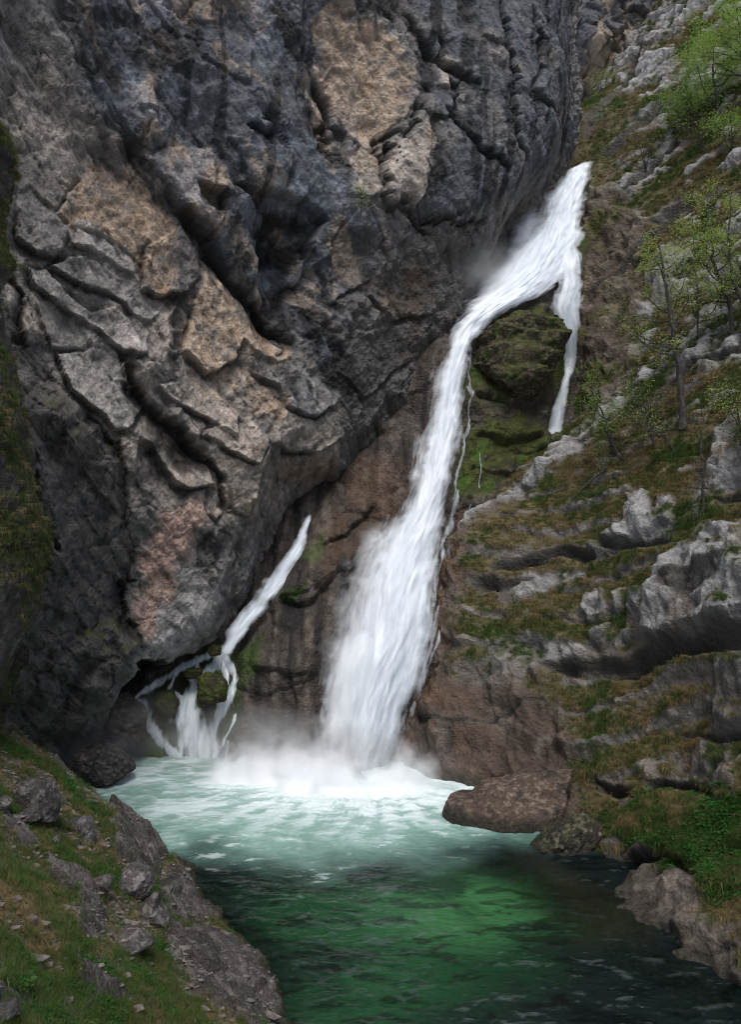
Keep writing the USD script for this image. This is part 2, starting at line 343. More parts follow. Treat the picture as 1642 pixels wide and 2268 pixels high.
WATER = usdkit.material(stage, '/World/Looks/pool_water_look', {
    'a': ('attribute', {'attribute': 'col'}), 'f': ('attribute', {'attribute': 'foam'}), 'o': ('attribute', {'attribute': 'clear'}), 'g': ('geometry', {}),
    'mp': ('mapping', {'scale': (1.0, 1.6, 1.0)}),
    'n1': ('noise_texture', {'scale': 2.2, 'detail': 6.0, 'roughness': 0.62, 'distortion': 0.8}),
    'b': ('bump', {'strength': 0.8, 'distance': 0.10}),
    'ro': ('map_range', {'from_min': 0.0, 'from_max': 0.7, 'to_min': 0.12, 'to_max': 0.8, 'clamp': True}),
    'p': ('principled_bsdf', {'ior': 1.33}), 't': ('transparent_bsdf', {'color': (0.55, 0.7, 0.55)}), 's': ('mix_closure', {})},
    [('g.position', 'mp.vector'), ('mp.vector', 'n1.vector'), ('n1.fac', 'b.height'), ('b.normal', 'p.normal'), ('a.color', 'p.base_color'), ('f.fac', 'ro.value'), ('ro.result', 'p.roughness'),
     ('o.fac', 's.fac'), ('p.BSDF', 's.closure1'), ('t.BSDF', 's.closure2')], surface='s.closure')
def mist_look(name, centre, radii, density):
    c = [-float(x) for x in centre]; r = [1.0 / float(x) for x in radii]
    return usdkit.material(stage, f'/World/Looks/{name}', {
        'g': ('geometry', {}), 'm': ('mapping', {'location': (c[0] * r[0], c[1] * r[1], c[2] * r[2]), 'scale': tuple(r)}),
        'l': ('vector_math', {'math_type': 'length'}), 'f': ('map_range', {'range_type': 'smoothstep', 'from_min': 0.1, 'from_max': 1.0, 'to_min': 1.0, 'to_max': 0.0, 'clamp': True}),
        'n': ('noise_texture', {'scale': 0.55, 'detail': 4.0, 'roughness': 0.55, 'distortion': 0.5}), 'nr': ('map_range', {'from_min': 0.36, 'from_max': 0.66, 'to_min': 0.05, 'to_max': 1.7, 'clamp': True}),
        'x': ('math', {'math_type': 'multiply'}), 'd': ('math', {'math_type': 'multiply', 'value2': density}),
        'v': ('principled_volume', {'color': (1.0, 1.0, 1.0), 'anisotropy': 0.0})},
        [('g.position', 'm.vector'), ('m.vector', 'l.vector1'), ('l.value', 'f.value'), ('g.position', 'n.vector'), ('n.fac', 'nr.value'), ('f.result', 'x.value1'), ('nr.result', 'x.value2'),
         ('x.value', 'd.value1'), ('d.value', 'v.density')], volume='v.volume')

# ------------------------------------------------------------------ colours (albedo)
BLUE, GREY, PALE = (0.080, 0.087, 0.105), (0.16, 0.15, 0.143), (0.23, 0.225, 0.225)
TAN, OCHRE, PINK = (0.32, 0.235, 0.165), (0.27, 0.17, 0.09), (0.34, 0.225, 0.185)
BLACK, BROWN, RUST = (0.012, 0.012, 0.013), (0.075, 0.055, 0.042), (0.14, 0.075, 0.042)
MOSS, MOSSG, EARTH = (0.045, 0.05, 0.012), (0.04, 0.075, 0.012), (0.10, 0.075, 0.045)

# ------------------------------------------------------------------ the main cliff, left of the falls
cl = Sheet([(-150, -120, 29), (0, -120, 33), (0, 0, 34), (200, 0, 38), (400, 0, 41.5), (600, 0, 44.5), (800, 0, 47.5), (1000, 0, 50), (1150, 0, 51.5), (1228, 0, 53), (1262, 0, 60), (600, -150, 44), (1000, -150, 49), (1225, -150, 52.5), (1262, -150, 60),
    (0, 400, 33.5), (150, 400, 37), (300, 400, 40), (450, 420, 43), (600, 400, 45), (750, 400, 48), (780, 330, 49.3), (880, 400, 47.5), (1000, 300, 48.7), (1100, 300, 50), (1200, 250, 51.5), (1240, 300, 53.5), (1262, 200, 60), (1262, 330, 60.5), (1240, 150, 53),
    (1225, 370, 53), (1150, 420, 52), (1090, 460, 51.5), (1065, 505, 52.3), (1048, 560, 53), (1118, 480, 58), (1200, 425, 60), (1252, 400, 62), (1085, 560, 58), (1020, 600, 53), (1000, 480, 49.8), (950, 550, 51.5), (900, 650, 52), (985, 700, 53.5), (1040, 640, 57), (1030, 720, 57),
    (850, 500, 50), (800, 600, 50), (750, 700, 49.5), (850, 800, 51.5), (800, 900, 51), (900, 900, 54), (700, 600, 48.5), (600, 550, 47.3), (500, 600, 44.5), (400, 600, 42.5), (250, 600, 39.5), (100, 600, 36), (0, 700, 33.5),
    (600, 750, 46.5), (500, 800, 44.5), (400, 850, 43), (300, 800, 40.5), (150, 800, 37.5), (0, 900, 34),
    (700, 880, 48.5), (740, 960, 49.5), (770, 1080, 55), (600, 950, 46.5), (590, 1000, 46), (557, 1110, 46), (610, 1070, 49.8), (680, 1045, 49.8), (640, 1150, 53), (520, 1050, 45), (450, 950, 43.5), (400, 1050, 42.5), (300, 1000, 40.5), (200, 1000, 37.5), (100, 1000, 35), (0, 1100, 33),
    (500, 1200, 45.5), (450, 1200, 43.8), (380, 1250, 43), (320, 1300, 42.3), (280, 1250, 41.5), (200, 1250, 38.5), (100, 1250, 36), (0, 1300, 34),
    (575, 1220, 52), (530, 1340, 49.8), (450, 1400, 45.5), (350, 1440, 43.2), (300, 1480, 43), (250, 1450, 40.5), (150, 1450, 38.5), (0, 1450, 36),
    (480, 1440, 51), (400, 1500, 50.5), (330, 1500, 48.5), (250, 1560, 44), (150, 1600, 42), (0, 1600, 39), (310, 1600, 50), (280, 1700, 48), (150, 1700, 43.5), (0, 1700, 40), (300, 1800, 45), (0, 1850, 40), (-200, 600, 29), (-200, 1300, 29), (-200, 1800, 33)],
    u=(0.83, 0.55, 0), n=(0.55, -0.83, 0.0), res=0.075, smooth=1.6)
cl.warp(0.55, 0.55, 3)
dip = -0.92
_pl = plates(cl.U + .15 * fb(cl.U * 2, cl.V * 2, 2), cl.V + .15 * fb(cl.U * 2, cl.V * 2, 4), 1.0, 9, 1.8, dip); cl.WU += .28 * _pl; cl.WV -= .28 * _pl
# bedding runs down to the right at about 53 degrees
U, V = cl.U, cl.V
sa, sb = U * math.cos(dip) + V * math.sin(dip), -U * math.sin(dip) + V * math.cos(dip)      # along and across the bedding
f1, e1 = facets(U + 0.7 * vn(U * .3, V * .3, 5), V + 0.7 * vn(U * .3, V * .3, 6), 4.2, 1, 2.0, dip, 0.42)
f2, e2 = facets(U + 0.3 * vn(U * .8, V * .8, 7), V + 0.3 * vn(U * .8, V * .8, 8), 1.5, 2, 2.2, dip, 0.5)
f3, e3 = facets(U + 0.15 * vn(U * 2, V * 2, 9), V + 0.15 * vn(U * 2, V * 2, 10), 0.55, 3, 1.8, dip - 0.2, 0.55)
rough = 0.55 + 0.45 * fb(U * 0.22, V * 0.22, 40, 3)
bed = sb * 1.15 + 0.9 * fb(sa * 0.18, sb * 0.18, 44, 3)
saw = (bed % 1.0); saw = np.where(saw < 0.82, saw / 0.82, (1 - saw) / 0.18) - 0.5
base = cl.h.copy()
cracks = np.zeros(U.shape)
K = [([(150, 130), (175, 165), (210, 210), (260, 280), (310, 360), (370, 425), (450, 505), (470, 540), (545, 645), (600, 710), (680, 790)], 1.3, 0.55, 0.12, 1.0, 0.0, 1.2),
     ([(250, 795), (320, 890), (360, 935), (435, 990), (480, 1055), (505, 1135)], 1.3, 0.45, 0.4, 1.3, 0.0, 1),
     ([(940, 215), (890, 300), (840, 346), (836, 440)], 0.7, 0.2, 0.2, 0.8, 0.2, 1),
     ([(1020, 300), (1000, 210), (985, 130), (960, 60)], 0.6, 0.25, 0.1, 1, 0.1, 1),
     ([(1110, -20), (1120, 110), (1145, 290), (1165, 380)], 0.5, 0.2, 0.2, 1, 0.0, 1),
     ([(880, 20), (940, 90), (1010, 150), (1060, 190)], 0.6, 0.25, 0.2, 1, 0.0, 1),
     ([(990, 240), (1040, 290), (1130, 370)], 0.4, 0.14, 0.1, 0.8, 0.0, 1),
     ([(1190, 10), (1205, 120), (1180, 200), (1235, 260)], 0.4, 0.18, 0.1, 0.8, 0.0, 1),
     ([(690, 180), (720, 260), (730, 340), (700, 360)], 0.6, 0.3, 0.2, 0.9, 0.0, 1),
     ([(545, 300), (600, 290), (560, 250)], 0.6, 0.25, 0, 1, 0, 1),
     ([(150, 880), (230, 950), (262, 1060), (285, 1230), (270, 1330), (310, 1450)], 0.7, 0.3, -0.2, 1.0, 0.5, 1.0),
     ([(-40, 880), (60, 1000), (100, 1150), (90, 1300)], 0.6, 0.35, 0.2, 1.0, 0.0, 1),
     ([(-20, 560), (40, 640), (45, 760)], 0.6, 0.3, 0.2, 1.0, 0.0, 1),
     ([(1080, 478), (1000, 503), (930, 497), (880, 472), (820, 452)], 0.6, 0.25, -0.3, 0.8, 0.4, 1.0),
     ([(720, 300), (700, 350), (760, 385)], 0.7, 0.3, 0.0, 0.8, 0.3, 1.0)]
bc = lambda pts: [(x * .5392, 332 + y * .5392) for x, y in pts]
GR1, GR2, GR3, TN1, TN2, PT = (.18, .168, .16), (.25, .23, .217), (.29, .265, .25), (.35, .265, .20), (.31, .228, .165), (.35, .30, .262)
BLOCKS = [  # outline, how far it stands out, slope across (towards the right, upwards), colour, strength
    (bc([(75, 0), (330, 0), (350, 60), (330, 130), (270, 190), (230, 260), (120, 150), (75, 170)]), .25, .02, .05, (.15, .135, .125), .8),
    (bc([(75, 180), (110, 150), (215, 270), (260, 350), (200, 450), (130, 440), (75, 380)]), .55, .05, .06, GR1, .9),
    (bc([(340, 80), (400, 70), (560, 60), (640, 170), (740, 290), (730, 370), (620, 420), (590, 500), (540, 450), (380, 350), (270, 330), (230, 270), (330, 140)]), .25, -.03, .05, TN2, .95),
    (bc([(660, 0), (880, 0), (900, 60), (960, 190), (880, 180), (800, 130), (815, 225), (900, 280), (870, 330), (760, 250), (640, 130), (590, 60)]), .5, .08, .0, TN1, 1),
    (bc([(805, 140), (880, 175), (925, 190), (920, 240), (880, 260), (820, 220)]), -.9, .0, .0, (.22, .17, .12), .8),
    (bc([(560, 580), (590, 420), (740, 300), (800, 380), (850, 400), (820, 500), (770, 590), (700, 610), (620, 600)]), .65, -.02, -.12, TN2, .8),
    (bc([(690, 420), (740, 310), (800, 380), (850, 400), (820, 500), (760, 590), (700, 590), (720, 500)]), .05, .0, .0, BLUE, .85),
    (bc([(250, 320), (400, 370), (540, 460), (565, 485), (530, 525), (400, 455), (265, 390)]), .4, .0, .16, GR3, .9),
    (bc([(180, 500), (260, 440), (330, 450), (460, 530), (560, 560), (640, 680), (600, 705), (540, 690), (430, 620), (340, 580)]), .6, .0, .14, GR2, .95),
    (bc([(90, 500), (170, 510), (250, 610), (360, 680), (440, 670), (600, 760), (570, 855), (480, 850), (380, 760), (330, 730), (200, 640), (110, 570)]), .55, .0, .16, GR3, .95),
    (bc([(100, 580), (200, 650), (320, 730), (355, 770), (330, 830), (200, 830), (150, 730)]), .4, -.02, .1, GR2, .95),
    (bc([(220, 850), (330, 840), (400, 780), (480, 870), (500, 920), (580, 1020), (590, 1060), (500, 1150), (430, 1150), (400, 1100), (270, 1000)]), .75, .02, .1, GR3, 1),
    (bc([(600, 1080), (650, 1100), (720, 1180), (800, 1270), (850, 1300), (855, 1380), (760, 1395), (690, 1370), (600, 1220), (520, 1170)]), .7, .02, .1, PT, .95),
    (bc([(540, 1200), (600, 1230), (690, 1380), (760, 1400), (720, 1450), (640, 1440), (560, 1380), (530, 1290)]), -.5, .0, .0, (.16, .145, .135), .8),
    (bc([(690, 870), (740, 830), (830, 920), (900, 1000), (980, 1090), (960, 1170), (880, 1130), (800, 1100), (720, 1060), (640, 1010), (630, 980), (700, 970)]), .5, .02, .1, PT, .95),
    (bc([(870, 930), (950, 880), (1000, 800), (1040, 900), (1080, 930), (1140, 1040), (1130, 1095), (1040, 1090), (960, 1010)]), -.05, .05, .05, TN1, .95),
    (bc([(850, 480), (900, 490), (1020, 620), (1120, 720), (1195, 790), (1200, 850), (1150, 870), (1040, 820), (990, 780), (960, 860), (900, 905), (830, 920), (740, 830), (760, 770), (800, 650)]), .75, -.03, .03, TN1, 1),
    (bc([(1040, 920), (1090, 930), (1150, 970), (1160, 1040), (1120, 1020)]), -.6, 0, 0, (.10, .085, .075), .7),
    (bc([(1165, 1040), (1200, 870), (1270, 910), (1400, 1010), (1370, 1055), (1300, 1100), (1240, 1090)]), .6, .02, .03, (.24, .235, .24), .9),
    (bc([(1130, 1100), (1160, 1060), (1240, 1100), (1300, 1110), (1380, 1100), (1395, 1190), (1300, 1240), (1200, 1230), (1100, 1215)]), .6, .0, .08, (.30, .265, .235), .9),
    (bc([(960, 1130), (1040, 1110), (1090, 1190), (1045, 1300), (1000, 1290), (900, 1210), (800, 1180), (870, 1140)]), .55, .04, .1, PT, .95),
    (bc([(820, 1230), (900, 1240), (1000, 1300), (1045, 1300), (1088, 1215), (1060, 1340), (1000, 1505), (960, 1480), (900, 1350), (850, 1300)]), .35, .12, .0, (.22, .195, .175), .9),
    (bc([(845, 1340), (910, 1390), (935, 1460), (880, 1525), (840, 1500)]), .35, .0, .1, PT, .9),
    (bc([(960, 150), (1080, 160), (1200, 200), (1290, 240), (1330, 300), (1240, 450), (1180, 620), (1190, 760), (1100, 680), (1040, 600), (1060, 500), (1080, 350), (1100, 280), (1040, 225)]), -.9, .0, -.05, (.028, .027, .028), .9),
    (bc([(880, 300), (1050, 230), (1090, 290), (1070, 360), (1050, 560), (1000, 570), (940, 480), (880, 400)]), .2, .0, .05, (.10, .11, .135), .8),
    (bc([(960, 0), (1300, 0), (1400, 180), (1390, 300), (1340, 440), (1260, 480), (1240, 430), (1325, 310), (1290, 235), (1100, 155), (1000, 120)]), .35, .0, .0, (.115, .125, .15), .7),
    (bc([(1130, 500), (1150, 480), (1170, 600), (1150, 640), (1125, 570)]), .2, 0, 0, (.22, .21, .21), .8),
    ([(750, 90), (830, 60), (915, 140), (918, 210), (850, 300), (832, 350), (760, 325), (720, 260), (700, 190)], .2, .03, .03, TN1, .95),
    ([(845, 350), (940, 270), (946, 330), (932, 420), (900, 470), (840, 445), (836, 400)], .45, .03, .08, PT, .95),
    ([(760, 440), (765, 360), (800, 330), (832, 360), (836, 430), (800, 450)], .3, .0, .06, PT, .9), ([(690, 290), (750, 305), (760, 380), (720, 375), (695, 340)], -.5, .0, .0, (.10, .095, .09), .7),
    ([(920, 230), (960, 200), (1000, 215), (985, 270), (945, 265)], .35, .0, .0, BLUE, .6), ([(985, 110), (1015, 140), (1005, 195), (960, 185), (965, 130)], .3, .0, .05, PT, .85),
    ([(670, 170), (705, 240), (725, 320), (695, 310), (675, 240)], .3, .0, .05, TN1, .9), ([(700, 10), (760, 0), (750, 90), (700, 200), (680, 150)], .1, .0, .0, TN2, .85),
    ([(1110, 100), (1190, 90), (1230, 160), (1180, 215), (1120, 190)], .2, .0, .05, BLUE, .4), ([(1060, 0), (1110, -20), (1115, 100), (1060, 90)], .3, .0, .0, BLUE, .4), ([(960, 300), (1040, 300), (1120, 380), (1080, 450), (980, 450)], .12, .0, .05, BLUE, .4),
    ([(200, 100), (330, 130), (330, 260), (300, 330), (220, 200)], .2, .0, .0, BLUE, .4), ([(420, 20), (560, 60), (540, 200), (430, 150)], .3, .0, .05, BLUE, .4), ([(310, 150), (335, 170), (328, 260), (300, 250)], .3, 0, 0, TN1, .85), ([(440, 10), (500, 0), (470, 60), (400, 60)], .2, 0, 0, TN2, .6),
    ([(820, 590), (960, 600), (940, 700), (850, 720), (790, 660)], .4, .0, .05, (.075, .062, .055), .6), ([(700, 560), (800, 540), (810, 620), (720, 680)], .35, .0, .05, (.05, .05, .055), .6), ([(780, 740), (880, 730), (900, 800), (800, 880), (740, 820)], .35, 0, .05, (.06, .055, .055), .6)]
hole = cl.area([(555, 420), (675, 450), (712, 490), (670, 560), (650, 645), (600, 700), (575, 645), (570, 550), (585, 450)], 0.35)
slab = cl.area([(470, 75), (600, 100), (660, 230), (700, 330), (745, 470), (690, 440), (560, 410), (540, 330), (480, 250)], 0.5)
foot = cl.area([(350, 1130), (450, 1130), (420, 1210), (490, 1260), (470, 1370), (420, 1440), (345, 1450), (290, 1400), (285, 1330), (330, 1230)], 0.4)
cave = cl.area([(590, 1000), (650, 1060), (750, 1030), (760, 1080), (640, 1160), (560, 1150)], 0.5)
cl.push(hole, -1.1); cl.push(foot, 0.5); cl.push(cave, -0.6); cl.push(slab, 0.35)
bm = np.zeros(U.shape)
for pts, out, *_ in BLOCKS: bm = np.maximum(bm, cl.area(pts, .4) * (out > 0))
amp = (1 - 0.55 * slab - 0.35 * foot) * (1 - .55 * bm) * .72 * (1 - .38 * cl.area([(860, -60), (1270, -60), (1262, 370), (1090, 460), (960, 500), (900, 470), (950, 420), (950, 240), (920, 120)], 1.2))
cl.h += amp * (0.75 * f1 * (0.5 + 0.6 * rough) + 0.5 * f2 * (0.4 + 0.9 * rough) + 0.30 * saw * sstep(-0.3, 0.4, fb(U * .15, V * .15, 60, 2)))
wu_, wv_ = U + 0.10 * fb(U * 1.6, V * 1.6, 51, 4, .6), V + 0.10 * fb(U * 1.6, V * 1.6, 55, 4, .6)
cl.h += amp * 0.26 * plates(wu_, wv_, 2.3, 1, 2.4, dip) * (0.4 + rough)
fracture(cl, 0.8, 1, 1.6, dip, .12)
block_masks, edges = [], np.zeros(U.shape)
bwu, bwv = U + .22 * fb(U * .6, V * .6, 121, 3) + .05 * _pl, V + .22 * fb(U * .6, V * .6, 125, 3) - .05 * _pl
cwu, cwv = U + .5 * fb(U * .8, V * .8, 131, 5, .65) + .25 * _pl, V + .5 * fb(U * .8, V * .8, 135, 5, .65) - .25 * _pl
for pts, out, gx_, gy_, c_, k_ in BLOCKS:
    q = cl.uv(pts); bx = cl.box(q, 1.8); m, cm = np.zeros(U.shape), np.zeros(U.shape)
    if m[bx].size:
        sd = inside(bwu[bx], bwv[bx], q); m[bx] = sstep(-.06, .06, sd); cm[bx] = sstep(-.22, .22, inside(cwu[bx], cwv[bx], q))
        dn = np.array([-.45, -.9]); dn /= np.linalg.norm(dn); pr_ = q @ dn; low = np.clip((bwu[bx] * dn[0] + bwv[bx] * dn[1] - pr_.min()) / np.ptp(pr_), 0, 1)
        cu_, cv_ = q.mean(0)
        cl.h[bx] += m[bx] * (out * (.05 + 1.0 * low) if out > 0 else out * (1.1 - .8 * low)) + m[bx] * gx_ * (U[bx] - cu_)
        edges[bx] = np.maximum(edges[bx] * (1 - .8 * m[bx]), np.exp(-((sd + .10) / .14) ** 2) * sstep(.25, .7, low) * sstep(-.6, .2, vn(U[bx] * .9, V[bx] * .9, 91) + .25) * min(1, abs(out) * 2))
    block_masks.append((cm, c_, k_))
seam = .8 * plates.gap
for pts, dp, w, up, wu, dn, wd in K:
    cracks = np.maximum(cracks, cl.crack(pts, dp, w, up, wu, dn, wd))
cl.h += amp * (0.15 * plates(wu_, wv_, 0.8, 2, 2.2, dip + .1) + 0.05 * plates(wu_, wv_, 0.36, 3, 1.6, dip))
seam = np.maximum(seam, .5 * plates.gap * (plates.gap > .2))
cl.h += amp * (0.5 + rough) * (0.26 * tri_noise(wu_, wv_, .75, 5, 1.7, dip) + 0.17 * tri_noise(wu_, wv_, .34, 6, 1.5, dip) + .05 * tri_noise(U, V, .17, 7))
lam = fb(sa * .9, sb * 6.5, 141, 3, .55)                     # thin lamination along the bedding
cl.h -= 0.25 * cracks
cl.h += .07 * tri_noise(U, V, .16, 8, 5.0, dip) + .05 * lam
cl.h += 0.05 * ridge(U * 2.2, V * 2.2, 30, 3)
cl.h -= 4.0 * cl.area([(292, 1478), (350, 1466), (430, 1450), (490, 1415), (560, 1380), (560, 1720), (270, 1720), (285, 1640), (240, 1560)], .3)
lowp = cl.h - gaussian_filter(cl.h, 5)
W = cl.P = cl.world()
zz = W[..., 2]
n_big, n_mid, n_fine = fb(U * 0.16, V * 0.16, 70, 4), fb(U * 0.6, V * 0.6, 74, 4), fb(U * 2.5, V * 2.5, 78, 4, 0.6)
streak = fb(U * 1.3 + 0.2 * n_mid, V * 0.14, 82, 4, 0.6)           # water streaks run straight down
col = np.ones(U.shape + (3,)) * GREY
col = mixc(col, PALE, 0.35 * sstep(-0.2, 0.6, n_mid))
blue = cl.area([(110, -60), (700, -60), (760, 60), (690, 200), (730, 300), (780, 480), (860, 520), (760, 640), (690, 800), (640, 750), (560, 650), (480, 560), (440, 500), (300, 340), (180, 180)], 1.2)
blue2 = cl.area([(860, -60), (1270, -60), (1262, 370), (1090, 460), (960, 500), (900, 470), (950, 420), (950, 240), (920, 120)], 0.9)
col = mixc(col, BLUE, np.clip(blue + blue2, 0, 1) * (0.78 + 0.2 * n_mid))
leftup = cl.area([(-80, 200), (110, 90), (210, 250), (330, 420), (200, 520), (130, 480), (40, 330)], 0.8)
col = mixc(col, (0.175, 0.155, 0.142), 0.85 * leftup * (1 - .3 * sstep(0, .4, n_mid)))
col = mixc(col, np.array((.235, .204, .18)) * (1 + .2 * n_mid[..., None]), .9 * cl.area([(-60, 230), (150, 230), (330, 330), (560, 640), (700, 830), (760, 1000), (600, 1140), (300, 1160), (60, 900), (-60, 600)], 1.2) * sstep(-.5, .2, n_mid + .3 * n_fine))
tan = np.zeros(U.shape)
for m, c_, k_ in block_masks:
    tan = np.maximum(tan, m * (c_[0] > 1.25 * c_[2])) * (1 - .9 * m * (c_[0] <= 1.25 * c_[2]))
    col = mixc(col, np.array(c_) * (1 + .22 * n_mid + .16 * _pl)[..., None], k_ * .92 * m * sstep(-.75, -.1, n_fine * .8 + .5 * n_mid + .25 * _pl))
col = mixc(col, OCHRE, 0.35 * tan * sstep(0.1, 0.5, n_mid + 0.5 * n_big) * (blue2 < .5))
col = mixc(col, np.array(PINK) * (1 + .2 * n_mid[..., None]), 0.85 * cl.area([(350, 1140), (415, 1100), (440, 1130), (400, 1210), (370, 1300), (330, 1400), (290, 1390), (310, 1290)], 0.5))
col = mixc(col, (0.29, 0.275, 0.27), 0.85 * cl.area([(400, 1240), (470, 1290), (440, 1400), (370, 1450), (320, 1430), (380, 1300)], 0.5))
col = mixc(col, (0.22, 0.15, 0.11), 0.6 * cl.area([(600, 1040), (740, 1010), (755, 1080), (660, 1080)], 0.3))
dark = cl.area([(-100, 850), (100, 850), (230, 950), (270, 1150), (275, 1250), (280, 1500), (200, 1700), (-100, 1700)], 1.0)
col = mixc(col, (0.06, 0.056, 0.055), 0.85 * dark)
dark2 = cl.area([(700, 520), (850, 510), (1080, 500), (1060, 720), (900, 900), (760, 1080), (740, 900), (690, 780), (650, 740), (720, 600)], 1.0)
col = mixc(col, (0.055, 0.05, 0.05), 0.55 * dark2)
col = mixc(col, BROWN, 0.6 * cl.area([(840, 590), (1030, 590), (990, 760), (930, 880), (860, 800)], 1.0) * sstep(-.3, .4, n_mid))
warm = np.clip(blue + blue2, 0, 1) * sstep(.12, .3, fb(sa * .28 + .1 * n_mid, sb * .7, 97, 4, .6) + .12 * _pl)
warm = warm * (1 - .65 * blue2)
col = mixc(col, (.25, .20, .16), .75 * warm * sstep(-.6, 0, n_fine + .2))
stain_shade = hole * sstep(-0.55, -0.1, n_mid + 0.4 * n_fine + 0.25)
for poly in ([(350, 660), (440, 640), (465, 540), (445, 600), (415, 690), (370, 830), (350, 800), (390, 720)], [(300, 1000), (340, 900), (440, 990), (500, 1100), (470, 1070)], [(470, 470), (520, 470), (540, 560), (560, 640), (510, 600)],
             [(640, 820), (665, 815), (668, 900), (645, 905)], [(485, 1150), (510, 1180), (450, 1290), (410, 1230), (440, 1180)], [(655, 650), (760, 760), (800, 880), (760, 900), (690, 820)],
             [(945, 250), (975, 300), (960, 440), (935, 400)], [(460, 300), (520, 330), (540, 440), (500, 360)], [(915, 100), (965, 120), (955, 215), (920, 200)], [(115, 20), (200, 60), (330, 330), (470, 520), (560, 650), (470, 540), (330, 400), (200, 230)],
             [(200, 0), (440, 60), (420, 170), (330, 190), (230, 90)], [(760, -50), (870, -50), (860, 40), (750, 60)], [(590, 20), (680, 60), (660, 160), (610, 120)]):
    stain_shade = np.maximum(stain_shade, 0.95 * cl.area(poly, 0.35) * sstep(-0.6, 0.1, n_mid + 0.5 * n_fine + 0.2))
stain_shade = np.maximum(stain_shade, 0.9 * blue2 * sstep(0.06, 0.22, streak) * sstep(-0.3, 0.2, n_mid + .2))
stain_shade = np.maximum(stain_shade, 0.8 * blue * sstep(0.2, 0.4, streak + 0.3 * n_mid))
stain_shade = np.maximum(stain_shade, .9 * edges)  # shade below the blocks' overhanging lower edges, painted in as dark lines
for x_, w_, y0_, y1_ in ((652, 9, 815, 905), (683, 8, 845, 885), (640, 5, 690, 760), (560, 6, 700, 740), (655, 8, 690, 740), (600, 7, 690, 720), (620, 5, 700, 745), (1040, 8, 230, 380), (955, 14, 250, 420), (985, 8, 330, 440), (1075, 10, 240, 300), (930, 10, 80, 210), (480, 9, 560, 640), (525, 8, 545, 600)):
    stain_shade = np.maximum(stain_shade, .95 * cl.area([(x_ - w_, y0_), (x_ + w_, y0_), (x_ + w_ * .6, y1_), (x_ - w_ * .5, y1_)], .12))
stain_shade = np.maximum(stain_shade, .6 * seam * sstep(-.4, .2, n_mid))
stain_shade = np.maximum(stain_shade, 0.85 * sstep(0.2, 0.6, cracks) * sstep(-.6, .2, n_mid + .3))
col = mixc(col, BLACK, np.clip(stain_shade, 0, 1) * 0.92)
white = (blue2 + 0.4 * tan) * sstep(0.2, 0.38, fb(U * 1.1, V * 0.12, 90, 4, 0.6)) * sstep(-0.2, 0.25, fb(U * .3, V * .25, 94, 2)) * (zz < 40)
col = mixc(col, (0.31, 0.295, 0.28), 0.75 * np.clip(white, 0, 1))
col = mixc(col, (0.19, 0.205, 0.24), 0.6 * blue * sstep(0.1, 0.55, n_mid - 0.2 * streak))
col = mixc(col, MOSS, 0.7 * sstep(0.35, 0.6, n_mid + 0.35 * n_big) * sstep(0.15, 0.5, grid_normals(W, cl.n)[..., 2]) * (zz < 22))
col *= (1 + 0.26 * n_fine + 0.12 * n_mid + .22 * lam)[..., None]
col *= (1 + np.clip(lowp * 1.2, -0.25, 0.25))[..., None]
wet = np.clip(0.25 + 0.35 * blue2 + 0.3 * blue + 0.5 * stain_shade + 0.4 * dark2 + 0.4 * dark, 0, 0.85)
cl.emit('cliff', ROCK, {'col': np.clip(col, 0.004, 0.6), 'wet': wet}, kind='structure')

